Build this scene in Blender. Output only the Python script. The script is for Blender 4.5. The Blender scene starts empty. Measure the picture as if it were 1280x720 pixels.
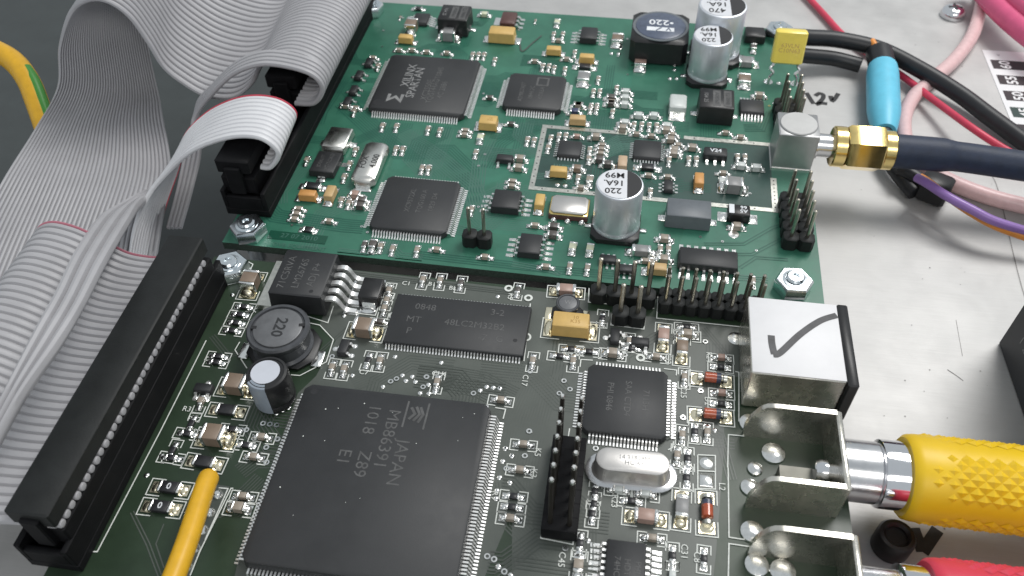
import bpy, math, random
from mathutils import Vector, Matrix
random.seed(7)
# All measures below are millimetres; one Blender unit is one centimetre.
S = 0.1
scene = bpy.context.scene
scene.unit_settings.scale_length = 0.01
# ---------------------------------------------------------------- camera
CAM_LOC, CAM_ROT, CAM_LENS = ([(22.83, -83.28, 103.83)], [[0.98902, 0.096487, -0.111934], [0.146645, -0.734467, 0.662611], [-0.018278, -0.67175, -0.740552]], 29.757)
cam = bpy.data.cameras.new('camera'); cam_ob = bpy.data.objects.new('camera', cam)
scene.collection.objects.link(cam_ob)
_r = CAM_ROT
cam_ob.matrix_world = Matrix(((_r[0][0], -_r[0][1], -_r[0][2], CAM_LOC[0][0]*S), (_r[1][0], -_r[1][1], -_r[1][2], CAM_LOC[0][1]*S),
                              (_r[2][0], -_r[2][1], -_r[2][2], CAM_LOC[0][2]*S), (0, 0, 0, 1)))
cam.lens = CAM_LENS; cam.sensor_width = 36; cam.sensor_fit = 'HORIZONTAL'; cam.clip_start = 0.1; cam.clip_end = 500
cam.dof.use_dof = True; cam.dof.focus_distance = 13.2; cam.dof.aperture_fstop = 0.42
scene.camera = cam_ob
# ---------------------------------------------------------------- light (indoor workshop: one broad ceiling lamp, an added front fill, pale room)
world = bpy.data.worlds.new('World'); scene.world = world; world.use_nodes = True
_bg = world.node_tree.nodes['Background']; _bg.inputs[0].default_value = (0.88, 0.95, 1.0, 1); _bg.inputs[1].default_value = 0.54
def area(name, loc, target, sx, sy, power, col):
    l = bpy.data.lights.new(name, 'AREA'); l.shape = 'RECTANGLE'; l.size = sx; l.size_y = sy; l.energy = power; l.color = col
    o = bpy.data.objects.new(name, l); scene.collection.objects.link(o); o.location = loc
    d = Vector(target) - Vector(loc); o.rotation_euler = d.to_track_quat('-Z', 'Y').to_euler(); return o
area('ceiling_lamp', (27, 31, 55), (3, 3, 0), 30, 24, 29000, (1.0, 0.985, 0.96))
area('front_fill_light', (16, -46, 50), (3, 3, 0), 40, 18, 9500, (1.0, 0.97, 0.93))  # added fill light, brightens the faces turned towards the camera
scene.view_settings.view_transform = 'Standard'; scene.view_settings.look = 'None'
scene.view_settings.exposure = 0.0; scene.view_settings.gamma = 1.0
scene.view_settings.use_curve_mapping = False
scene.render.filter_size = 2.1
try: scene.cycles.max_bounces = 7; scene.cycles.use_denoising = True
except Exception: pass
# ---------------------------------------------------------------- materials
M = {}
def mat(name, col, rough=0.5, metal=0.0, var=0.12, vscale=3.0, bump=0.0, bscale=40.0, spec=0.5, trans=0.0, coat=0.0, rvar=0.0, stretch=None, sub=0.0):
    m = bpy.data.materials.new(name); m.use_nodes = True; nt = m.node_tree; b = nt.nodes['Principled BSDF']
    b.inputs['Roughness'].default_value = rough; b.inputs['Metallic'].default_value = metal
    b.inputs['Specular IOR Level'].default_value = spec
    if trans: b.inputs['Transmission Weight'].default_value = trans
    if coat: b.inputs['Coat Weight'].default_value = coat; b.inputs['Coat Roughness'].default_value = 0.15
    if sub: b.inputs['Subsurface Weight'].default_value = sub; b.inputs['Subsurface Radius'].default_value = (.08, .05, .04)
    tc = nt.nodes.new('ShaderNodeTexCoord'); src = tc.outputs['Object']
    if stretch:
        mp = nt.nodes.new('ShaderNodeMapping'); mp.inputs['Scale'].default_value = stretch; nt.links.new(src, mp.inputs[0]); src = mp.outputs[0]
    n = nt.nodes.new('ShaderNodeTexNoise'); n.inputs['Scale'].default_value = vscale; n.inputs['Detail'].default_value = 6; n.inputs['Roughness'].default_value = 0.62
    nt.links.new(src, n.inputs['Vector'])
    rmp = nt.nodes.new('ShaderNodeValToRGB'); rmp.color_ramp.elements[0].position = 0.3; rmp.color_ramp.elements[1].position = 0.7
    rmp.color_ramp.elements[0].color = (*[max(0, c*(1-var)) for c in col], 1); rmp.color_ramp.elements[1].color = (*[min(1, c*(1+var)) for c in col], 1)
    nt.links.new(n.outputs[0], rmp.inputs[0]); nt.links.new(rmp.outputs[0], b.inputs['Base Color'])
    if rvar:
        mr = nt.nodes.new('ShaderNodeMapRange'); mr.inputs[1].default_value = .25; mr.inputs[2].default_value = .75; mr.inputs[3].default_value = max(0.02, rough-rvar); mr.inputs[4].default_value = min(1, rough+rvar)
        nt.links.new(n.outputs[0], mr.inputs[0]); nt.links.new(mr.outputs[0], b.inputs['Roughness'])
    if bump:
        n2 = nt.nodes.new('ShaderNodeTexNoise'); n2.inputs['Scale'].default_value = bscale; n2.inputs['Detail'].default_value = 4; nt.links.new(src, n2.inputs['Vector'])
        bp = nt.nodes.new('ShaderNodeBump'); bp.inputs['Strength'].default_value = bump; bp.inputs['Distance'].default_value = 0.01
        nt.links.new(n2.outputs[0], bp.inputs['Height']); nt.links.new(bp.outputs[0], b.inputs['Normal'])
    M[name] = m; return m
mat('mask_green', (0.040, 0.160, 0.106), 0.36, var=0.20, vscale=1.3, bump=0.05, bscale=14, rvar=.10)
mat('mask_shielded', (0.030, 0.072, 0.060), 0.36, var=0.18, vscale=1.6, bump=0.05, bscale=14)
mat('sheen_olive', (0.092, 0.103, 0.091), 0.38, var=0.14, vscale=1.0, bump=0.05, bscale=14, rvar=.06)  # paler olive stands in for the glossy sheen on the board's middle
mat('mask_dark', (0.024, 0.044, 0.024), 0.38, var=0.22, vscale=1.2, bump=0.06, bscale=14, rvar=.06)
mat('trace_green', (0.020, 0.108, 0.076), 0.36, var=0.1)
mat('trace_field', (0.008, 0.070, 0.042), 0.36, var=0.1)
mat('pour_pale', (0.042, 0.172, 0.116), 0.36, var=0.18, vscale=1.3, bump=0.05, bscale=14)
mat('trace_pale', (0.070, 0.165, 0.130), 0.34, var=0.1)
mat('trace_dark', (0.066, 0.077, 0.067), 0.38, var=0.1)
mat('trace_olive', (0.088, 0.100, 0.088), 0.38, var=0.1)
mat('laminate', (0.035, 0.055, 0.042), 0.7, var=0.45, vscale=30, bump=.3)
mat('silk', (0.72, 0.74, 0.70), 0.6, var=0.12, vscale=20)
mat('tin', (0.86, 0.86, 0.84), 0.20, 1.0, var=0.10, vscale=14, bump=0.25, bscale=18, rvar=.08)
mat('tin_dull', (0.62, 0.62, 0.57), 0.36, 1.0, var=0.12, vscale=14, bump=0.15, bscale=20, rvar=.08)
mat('lead', (0.93, 0.93, 0.92), 0.34, 0.75, var=0.06, vscale=10)
mat('gold_pad', (0.90, 0.82, 0.62), 0.26, 1.0, var=0.12, vscale=12, bump=.2, bscale=16)
mat('gold', (0.86, 0.66, 0.27), 0.20, 1.0, var=0.08, vscale=5, bump=.03, bscale=60, rvar=.05)
mat('chip_black', (0.024, 0.025, 0.027), 0.52, var=0.10, vscale=6, bump=0.12, bscale=90)
mat('chip_grey', (0.030, 0.031, 0.033), 0.52, var=0.14, vscale=1.6, bump=0.12, bscale=90, rvar=.07)
mat('chip_dimple', (0.020, 0.020, 0.022), 0.42, var=0.1)
mat('chip_mark', (0.025, 0.026, 0.029), 0.50, var=0.1, bump=.1, bscale=90)
mat('chip_print', (0.090, 0.090, 0.090), 0.6, var=0.35, vscale=8)
mat('chip_print_pale', (0.24, 0.24, 0.24), 0.6, var=0.25, vscale=8)
mat('black_plastic', (0.014, 0.014, 0.015), 0.40, var=0.25, vscale=5, bump=0.10, bscale=40)
mat('connector_black', (0.012, 0.0135, 0.0135), 0.55, spec=.35, var=0.25, vscale=3, bump=0.2, bscale=30)
mat('plug_black_shade', (0.006, 0.006, 0.007), 0.60, spec=.18, var=0.25, vscale=4, bump=.2, bscale=20)  # black deepened to hold the shade on plug bodies and headers
mat('contact_metal', (0.22, 0.215, 0.19), 0.55, 0.8, var=0.15)
mat('black_rubber', (0.014, 0.015, 0.018), 0.42, var=0.2, vscale=5, bump=.06, bscale=20)
mat('heat_shrink', (0.016, 0.026, 0.055), 0.55, var=0.22, vscale=5, bump=.3, bscale=26)
mat('ribbon_grey', (0.395, 0.39, 0.405), 0.46, var=0.05, vscale=2, bump=.03, bscale=20)
mat('ribbon_white', (0.70, 0.70, 0.72), 0.46, var=0.04, vscale=2, bump=.03, bscale=20)
mat('ribbon_red', (0.62, 0.06, 0.10), 0.48, var=0.08)
mat('ribbon_pink', (0.60, 0.22, 0.28), 0.48, var=0.08)
mat('tantalum_yellow', (0.64, 0.42, 0.14), 0.50, var=0.08, vscale=6, bump=.08, bscale=50)
mat('tantalum_orange', (0.62, 0.31, 0.10), 0.48, var=0.10, vscale=6)
mat('tantalum_tan', (0.56, 0.38, 0.18), 0.50, var=0.10, vscale=6)
mat('tantalum_pink', (0.55, 0.40, 0.27), 0.50, var=0.08, vscale=6)
mat('tantalum_print', (0.42, 0.24, 0.06), 0.6, var=0.2)
mat('ceramic_tan', (0.33, 0.285, 0.235), 0.42, var=0.10, vscale=8)
mat('ceramic_brown', (0.235, 0.175, 0.130), 0.42, var=0.10, vscale=8)
mat('ceramic_pink', (0.40, 0.27, 0.225), 0.42, var=0.10, vscale=8)
mat('ceramic_grey', (0.26, 0.26, 0.26), 0.40, var=0.10, vscale=8)
mat('ceramic_dark', (0.095, 0.085, 0.078), 0.42, var=0.15, vscale=8)
mat('ceramic_white', (0.60, 0.63, 0.61), 0.38, var=0.10, vscale=8)
mat('ceramic_navy', (0.05, 0.06, 0.12), 0.38, var=0.10, vscale=8)
mat('lamp_lens', (0.66, 0.68, 0.50), 0.30, var=0.08, vscale=8)
mat('resistor_black', (0.025, 0.025, 0.028), 0.36, var=0.15, vscale=8)
mat('can_silver', (0.80, 0.83, 0.88), 0.44, 0.8, var=0.05, vscale=4, bump=.03, bscale=40, rvar=.06)
mat('can_top', (0.70, 0.71, 0.74), 0.46, 0.35, var=0.05, vscale=6)
mat('print_black', (0.018, 0.018, 0.02), 0.55, var=0.15)
mat('print_white', (0.75, 0.77, 0.80), 0.55, var=0.1)
mat('white_top', (0.62, 0.64, 0.70), 0.45, 0.2, var=0.06)
mat('sleeve_stripe', (0.27, 0.31, 0.36), 0.36, var=0.10)
mat('ferrite', (0.075, 0.078, 0.085), 0.34, 0.15, var=0.18, vscale=8, bump=.12, bscale=30)
mat('ferrite_top', (0.15, 0.153, 0.16), 0.42, 0.2, var=0.12, vscale=8, bump=.12, bscale=60)
mat('inductor_blue', (0.085, 0.105, 0.155), 0.34, var=0.2, vscale=8, bump=.2, bscale=20)
mat('plastic_grey', (0.135, 0.15, 0.165), 0.46, var=0.07, vscale=8)
mat('crystal_metal', (0.72, 0.71, 0.67), 0.30, 1.0, var=0.08, vscale=5, bump=.08, bscale=30, rvar=.07)
mat('crystal_bright', (0.62, 0.60, 0.58), 0.38, 0.8, var=0.05, vscale=5, bump=.05, bscale=30)
mat('ceramic_base', (0.10, 0.045, 0.040), 0.45, var=0.15, vscale=8)
mat('zinc', (0.74, 0.79, 0.82), 0.20, 1.0, var=0.08, vscale=8, bump=.08, bscale=20, rvar=.06)
mat('pin_metal', (0.52, 0.49, 0.42), 0.28, 1.0, var=0.15, vscale=20)
mat('pin_dark', (0.035, 0.030, 0.025), 0.45, 0.5, var=0.15, vscale=20)
mat('shield_metal', (0.70, 0.675, 0.61), 0.27, 0.94, var=0.16, vscale=4, bump=.06, bscale=8, rvar=.09)
mat('shield_bright', (0.44, 0.44, 0.435), 0.50, 0.7, var=0.05, vscale=3, bump=.03, bscale=20)
mat('nickel', (0.70, 0.70, 0.71), 0.22, 1.0, var=0.08, vscale=4, rvar=.05)
mat('sma_plating', (0.50, 0.50, 0.50), 0.42, 0.9, var=0.08, vscale=4, rvar=.05)
mat('chrome', (0.80, 0.80, 0.82), 0.08, 1.0, var=0.04, vscale=4)
mat('floor_shade_tone', (0.048, 0.056, 0.056), 0.5, var=0.1, vscale=1.5, bump=.05, bscale=30)  # dark teal stands in for the shade left of the boards
mat('panel', (0.47, 0.465, 0.458), 0.52, 0.40, var=0.10, vscale=.55, rvar=.10)
def brushed(m):
    nt = m.node_tree; b = nt.nodes['Principled BSDF']; tc = nt.nodes.new('ShaderNodeTexCoord')
    mp = nt.nodes.new('ShaderNodeMapping'); mp.inputs['Scale'].default_value = (1.2, 38, 1); mp.inputs['Rotation'].default_value = (0, 0, .06); nt.links.new(tc.outputs['Object'], mp.inputs[0])
    n = nt.nodes.new('ShaderNodeTexNoise'); n.inputs['Scale'].default_value = 1.6; n.inputs['Detail'].default_value = 8; nt.links.new(mp.outputs[0], n.inputs['Vector'])
    bp = nt.nodes.new('ShaderNodeBump'); bp.inputs['Strength'].default_value = .10; bp.inputs['Distance'].default_value = .01; nt.links.new(n.outputs[0], bp.inputs['Height']); nt.links.new(bp.outputs[0], b.inputs['Normal'])
    # grain and old smears in the metal's own colour
    src = b.inputs['Base Color'].links[0].from_socket
    sm = nt.nodes.new('ShaderNodeTexNoise'); sm.inputs['Scale'].default_value = 1.1; sm.inputs['Detail'].default_value = 6; sm.inputs['Distortion'].default_value = 1.2; nt.links.new(tc.outputs['Object'], sm.inputs['Vector'])
    ad = nt.nodes.new('ShaderNodeMath'); ad.operation = 'MULTIPLY_ADD'; ad.inputs[1].default_value = .7; nt.links.new(n.outputs[0], ad.inputs[0]); nt.links.new(sm.outputs[0], ad.inputs[2])
    mr = nt.nodes.new('ShaderNodeMapRange'); mr.inputs[1].default_value = .45; mr.inputs[2].default_value = 1.0; mr.inputs[3].default_value = .93; mr.inputs[4].default_value = 1.06; nt.links.new(ad.outputs[0], mr.inputs[0])
    mx = nt.nodes.new('ShaderNodeMixRGB'); mx.blend_type = 'MULTIPLY'; mx.inputs[0].default_value = 1; nt.links.new(src, mx.inputs[1]); nt.links.new(mr.outputs[0], mx.inputs[2]); nt.links.new(mx.outputs[0], b.inputs['Base Color'])
brushed(M['panel'])
mat('marker_ink', (0.02, 0.02, 0.022), 0.5, var=0.3, vscale=12)
mat('marker_grey', (0.050, 0.050, 0.054), 0.5, var=0.4, vscale=9)
mat('scratch', (0.24, 0.235, 0.23), 0.5, 0.5, var=0.3)
mat('yellow_plug', (0.80, 0.52, 0.01), 0.42, var=0.05, vscale=3, bump=.06, bscale=30)
mat('red_plug', (0.68, 0.045, 0.085), 0.42, var=0.06, vscale=3, bump=.06, bscale=30)
mat('yellow_film', (0.93, 0.74, 0.13), 0.38, var=0.06, vscale=6, coat=.3)
mat('yellow_wire', (0.72, 0.40, 0.02), 0.36, var=0.08, vscale=6)
mat('earth_green', (0.05, 0.25, 0.035), 0.42, var=0.1)
mat('cyan_sleeve', (0.14, 0.56, 0.76), 0.42, var=0.07, vscale=4, bump=.05, bscale=20)
mat('red_wire', (0.62, 0.05, 0.10), 0.38, var=0.1)
mat('pink_cable', (0.76, 0.52, 0.52), 0.34, var=0.08, vscale=8, bump=.25, bscale=24)
mat('rose_cable', (0.75, 0.12, 0.26), 0.36, var=0.08, vscale=3)
mat('violet_wire', (0.30, 0.17, 0.46), 0.30, var=0.08)
mat('orange_wire', (0.80, 0.30, 0.06), 0.34, var=0.08)
mat('paper_white', (0.80, 0.79, 0.80), 0.6, var=0.03)
mat('paper_black', (0.035, 0.025, 0.030), 0.6, var=0.2)
mat('paper_green', (0.022, 0.052, 0.045), 0.6, var=0.2)
mat('glass_red', (0.42, 0.085, 0.035), 0.12, var=0.2, vscale=12, coat=.6)
mat('diode_blue', (0.05, 0.06, 0.10), 0.3, var=0.15)
mat('box_black', (0.018, 0.019, 0.022), 0.42, var=0.2, vscale=3)
mat('grommet', (0.018, 0.014, 0.013), 0.34, var=0.25)
# ---------------------------------------------------------------- mesh helpers
class MB:
    def __init__(s): s.v = []; s.f = []; s.m = []
    def add(s, v, f, mi=0):
        o = len(s.v); s.v += [tuple(p) for p in v]; s.f += [tuple(i+o for i in q) for q in f]; s.m += [mi]*len(f); return s
    def box(s, x0, x1, y0, y1, z0, z1, mi=0):
        return s.add([(x0,y0,z0),(x1,y0,z0),(x1,y1,z0),(x0,y1,z0),(x0,y0,z1),(x1,y0,z1),(x1,y1,z1),(x0,y1,z1)],
                     [(3,2,1,0),(4,5,6,7),(0,1,5,4),(1,2,6,5),(2,3,7,6),(3,0,4,7)], mi)
    def loft(s, rings, mi=0, cap0=True, cap1=True, closed=True):
        n = len(rings[0]); v = [p for r in rings for p in r]; f = []
        for i in range(len(rings)-1):
            for j in range(n if closed else n-1):
                k = (j+1) % n; f.append((i*n+j, i*n+k, (i+1)*n+k, (i+1)*n+j))
        if cap0: f.append(tuple(reversed(range(n))))
        if cap1: f.append(tuple(range((len(rings)-1)*n, len(rings)*n)))
        return s.add(v, f, mi)
    def cbox(s, cx, cy, cz, sx, sy, sz, c=.1, mi=0, top=1.0, cc=None):
        # block with broken edges; top < 1 gives moulded draft, cc cuts the vertical corners
        cc = c if cc is None else cc
        def ring(k, z, ins):
            hx, hy = sx/2*k-ins, sy/2*k-ins
            return [(cx+a, cy+b, z) for a, b in ((hx-cc,-hy),(hx,-hy+cc),(hx,hy-cc),(hx-cc,hy),(-hx+cc,hy),(-hx,hy-cc),(-hx,-hy+cc),(-hx+cc,-hy))]
        z0, z1 = cz-sz/2, cz+sz/2
        return s.loft([ring(1, z0, c), ring(1, z0+c, 0), ring(top, z1-c, 0), ring(top, z1, c)], mi)
    def lathe(s, prof, n=24, c=(0,0,0), axis='z', mi=0, cap0=True, cap1=True, a0=0.0):
        rings = []
        for r, h in prof:
            ring = []
            for i in range(n):
                a = a0 + 2*math.pi*i/n; u, w = r*math.cos(a), r*math.sin(a)
                ring.append((c[0]+u, c[1]+w, c[2]+h) if axis == 'z' else (c[0]+h, c[1]+u, c[2]+w))
            rings.append(ring)
        return s.loft(rings, mi, cap0, cap1)
    def prism(s, poly, z0, z1, mi=0):
        return s.loft([[(x,y,z0) for x,y in poly], [(x,y,z1) for x,y in poly]], mi)
    def tube(s, pts, r, n=12, mi=0, sub=6, taper=None):
        P = curve(pts, sub) if sub > 1 else [Vector(p) for p in pts]
        rings = []; up = Vector((0,0,1)); prev = None
        for i, p in enumerate(P):
            t = (P[min(i+1,len(P)-1)]-P[max(i-1,0)]).normalized()
            if prev is None:
                a = t.cross(up); a = a if a.length > 1e-3 else t.cross(Vector((1,0,0)))
            else: a = prev - t*prev.dot(t)
            a.normalize(); b = t.cross(a); prev = a
            rr = r if taper is None else r*taper(i/(len(P)-1))
            rings.append([tuple(p + a*rr*math.cos(2*math.pi*j/n) + b*rr*math.sin(2*math.pi*j/n)) for j in range(n)])
        return s.loft(rings, mi)
    def strip(s, pts, w, z, mi=0):
        # flat printed line of width w through 2-D points
        P = [Vector((p[0], p[1])) for p in pts]
        L, Rr = [], []
        for i, p in enumerate(P):
            d0 = (p-P[i-1]).normalized() if i else None; d1 = (P[i+1]-p).normalized() if i < len(P)-1 else None
            d = (d0+d1).normalized() if d0 and d1 and (d0+d1).length > .1 else (d1 or d0)
            k = 1.0 if not (d0 and d1) else min(2.0, 1/max(.4, d.dot(d1)))
            nrm = Vector((-d.y, d.x))*w/2*k
            L.append((p.x+nrm.x, p.y+nrm.y, z)); Rr.append((p.x-nrm.x, p.y-nrm.y, z))
        n = len(P); return s.add(L+Rr, [(i, n+i, n+i+1, i+1) for i in range(n-1)], mi)
    def disc(s, x, y, r, z, n=12, mi=0, r0=0.0):
        if r0:
            v = [(x+q*math.cos(2*math.pi*i/n), y+q*math.sin(2*math.pi*i/n), z) for q in (r0, r) for i in range(n)]
            return s.add(v, [(i, n+i, n+(i+1)%n, (i+1)%n) for i in range(n)], mi)
        return s.add([(x+r*math.cos(2*math.pi*i/n), y+r*math.sin(2*math.pi*i/n), z) for i in range(n)], [tuple(range(n))], mi)
    def mesh(s, name, mats, smooth=True):
        me = bpy.data.meshes.new(name); me.from_pydata([(a*S,b*S,c*S) for a,b,c in s.v], [], s.f)
        for m in (mats if isinstance(mats, (list, tuple)) else [mats]): me.materials.append(M[m])
        me.polygons.foreach_set('material_index', s.m)
        if smooth: me.shade_smooth(); me.set_sharp_from_angle(angle=math.radians(38))
        me.update(); return me
def curve(pts, sub=6):
    P = [Vector(p) for p in pts]; out = []
    for i in range(len(P)-1):
        p0, p1, p2, p3 = P[max(i-1,0)], P[i], P[i+1], P[min(i+2,len(P)-1)]
        for k in range(sub):
            t = k/sub
            out.append(0.5*((2*p1)+(p2-p0)*t+(2*p0-5*p1+4*p2-p3)*t*t+(3*p1-p0-3*p2+p3)*t**3))
    out.append(P[-1]); return out
def link(o): scene.collection.objects.link(o); return o
def put(name, me, parent=None, loc=(0,0,0), rz=0.0, label=None, cat=None, kind=None, group=None):
    o = bpy.data.objects.new(name, me); link(o); o.location = [c*S for c in loc]; o.rotation_euler = (0, 0, rz); o.parent = parent
    tag(o, label, cat, kind, group); return o
def tag(o, label=None, cat=None, kind=None, group=None):
    if label: o['label'] = label
    if cat: o['category'] = cat
    if kind: o['kind'] = kind
    if group: o['group'] = group
    return o
def thing(name, label, cat, loc=(0,0,0), rz=0.0, group=None):
    o = put(name, None, None, loc, rz, label, cat, None, group); o.empty_display_size = .2; return o
CACHE = {}
def shared(key, mats, fn):
    if key not in CACHE:
        b = MB(); fn(b); CACHE[key] = b.mesh(key, mats)
    return CACHE[key]
def text(body, size, mt, parent, loc, rz=0.0, name='marking', ax='CENTER', bold=0.0, xs=1.0):
    cu = bpy.data.curves.new('lettering', 'FONT'); cu.body = body; cu.size = size*S; cu.align_x = ax; cu.align_y = 'CENTER'; cu.offset = bold*S
    cu.resolution_u = 2; cu.space_line = .82
    ob = bpy.data.objects.new('lettering', cu); link(ob); bpy.context.view_layer.update()
    me = bpy.data.meshes.new_from_object(ob.evaluated_get(bpy.context.evaluated_depsgraph_get()))
    bpy.data.objects.remove(ob); bpy.data.curves.remove(cu)
    if xs != 1.0:
        for v in me.vertices: v.co.x *= xs
    me.materials.clear(); me.materials.append(M[mt]); me.name = 'lettering'
    return put(name, me, parent, loc, rz)
# ---------------------------------------------------------------- measured positions
YAW, UZ = -0.01335, 0.266
A = {
  'main': (-5.1,-29.41,29.2,26.94),
  'ram': (0.0,-0.0,22.17,10.13),
  'lq80': (27.03,-11.19,11.5,11.63),
  'tq100': (-13.1,25.99,13.89,14.09),
  'xil': (-19.83,62.7,19.67,20.82),
  'ad': (3.2,63.03,12.07,12.25),
  'qfn1': (12.37,46.13,4.68,4.83),
  'qfn2': (27.11,47.91,5.71,5.45),
  'so8a': (2.86,29.18,4.95,4.86),
  'so8b': (8.72,18.78,3.6,5.04),
  'so8c': (12.02,86.58,3.7,5.24),
  'so16': (38.78,19.58,10.25,4.34),
  'tssop': (47.2,64.44,4.82,4.8),
  'osc': (14.28,29.28,6.74,4.81),
  'xtalbox': (-32.74,42.19,4.77,7.0),
  'blackbox': (-32.85,35.06,5.13,6.58),
  'fox': (-24.31,35.84,4.59,11.52),
  'greyblk': (35.16,29.82,7.76,4.9),
  'diode': (43.91,31.65,3.49,3.34),
  'msop': (-27.05,88.75,4.04,4.95),
  'blkmod1': (-18.5,86.76,6.87,6.81),
  'blkmod2': (39.78,61.6,7.39,6.71),
  'ltgrey': (32.42,62.44,3.31,6.82),
  'sot223': (-6.84,90.58,3.41,5.4),
  'tC': (-7.12,83.35,6.07,4.17),
  'v24': (39.95,48.25,4.2,2.32),
  'biginductor': (27.54,83.72,12.71,12.16),
  'drk': (48.47,91.02,4.39,4.25),
  'd2pak': (-26.48,4.54,8.6,10.38),
  'dio2': (-15.33,4.72,3.39,4.38),
  'ssop': (28.33,-37.1,5.17,8.97),
  'hc49': (28.39,-22.38,9.1,4.11),
  'can1': (22.81,25.97),
  'can2': (38.11,74.52),
  'can3': (39.77,83.54),
  'roundind': (-26.23,-7.63),
  'smallcan': (-24.37,-17.0),
  'smallround': (16.8,5.4),
  'yc1': (50.62,74.96),
  'yc2': (56.01,74.81),
  'yq0': (51.8,85.22),
  'yq1': (58.15,86.05),
  'yq2': (50.12,72.48),
  'yq3': (55.55,73.5),
  'hl0': (18.86,-16.14),
  'hl1': (18.54,-18.3),
  'hl2': (18.66,-20.47),
  'hl3': (18.48,-22.76),
  'hl4': (18.57,-24.47),
  'hl5': (18.71,-26.72),
  'hl6': (19.13,-28.65),
  'hr0': (21.4,-16.33),
  'hr1': (21.16,-18.46),
  'hr2': (21.14,-20.64),
  'hr3': (21.1,-22.53),
  'hr4': (21.27,-24.34),
  'hr5': (21.17,-26.5),
  'hr6': (21.2,-28.94),
  'hb_nl': (17.32,-33.42),
  'hb_nr': (21.56,-33.84),
  'hb_fl': (17.49,-19.26),
  'hb_fr': (21.8,-19.2),
  'h4_0': (21.38,9.39),
  'h4_1': (23.91,9.38),
  'h4_2': (26.68,9.36),
  'h4_3': (29.31,9.35),
  'h2_0': (25.25,5.21),
  'h2_1': (27.84,5.08),
  'h7_0': (32.08,8.18),
  'h7_1': (34.02,8.17),
  'h7_2': (36.09,8.16),
  'h7_3': (38.15,8.15),
  'h7_4': (40.25,8.15),
  'h7_5': (42.34,8.14),
  'h7tip0_8': (32.07,8.44),
  'h7tip0_6': (32.26,10.36),
  'h7tip5_8': (42.5,8.45),
  'h7tip5_6': (42.91,10.37),
  'h7btip_8': (32.03,10.33),
  'h7btip_6': (32.22,12.29),
  'h7r_8': (46.52,8.48),
  'h7r_6': (47.02,10.39),
  'h7rb_8': (46.62,10.52),
  'h7rb_6': (47.12,12.47),
  'h4tip_8': (21.14,10.85),
  'h4tip_6': (21.11,12.81),
  'h4tip2_8': (26.23,10.8),
  'h4tip2_6': (26.3,12.77),
  'h2tip_8': (25.12,5.33),
  'h2tip_6': (25.16,7.18),
  'silk7a': (31.24,6.1),
  'silk7b': (44.05,6.02),
  'silk4a': (19.93,7.98),
  'p2a': (-1.65,18.85),
  'p2b': (0.91,18.62),
  'p2at': (-1.97,18.71),
  'p2bt': (0.61,18.68),
  'hs0': (52.91,37.42),
  'hs1': (55.59,37.36),
  'hs2': (52.53,33.53),
  'hs3': (55.4,34.77),
  'hs4': (52.15,31.6),
  'hs5': (54.95,30.56),
  'hs6': (52.07,28.14),
  'hs7': (54.81,28.52),
  'hs8': (52.05,25.76),
  'hs9': (54.74,25.95),
  'hsb0': (51.7,23.54),
  'hsb1': (55.36,23.68),
  'nutA': (-40.86,15.58),
  'nutD': (52.39,15.79),
  'nutE': (-39.74,90.92),
  'nutF': (53.72,92.87),
  'nutB': (-40.22,6.86),
  'fr_TL': (6.61,53.05),
  'fr_T1': (23.12,53.37),
  'fr_T2': (34.14,53.45),
  'fr_TR': (50.63,53.74),
  'fr_BL': (6.46,34.55),
  'fr_BR': (50.25,34.95),
  'fr_B1': (18.95,34.55),
  'edge0': (-44.22,12.95),
  'edge1': (-22.45,11.74),
  'edge2': (19.93,13.16),
  'edge3': (55.75,12.17),
  'edge4': (-38.04,96.2),
  'edge5': (0.66,95.68),
  'edge6': (50.04,97.17),
  'edge7': (58.27,79.56),
  'edge8': (57.6,48.96),
  'edge9': (56.52,24.24),
  'dip': (-2.6,80.22),
  'dip2': (-1.8,79.68),
  'dip3': (1.2,86.35),
  'tp': (43.23,27.45),
  'indtab': (28.06,79.52),
  'loct': (-36.74,15.43),
  'loct2': (-26.76,14.05),
}
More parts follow.
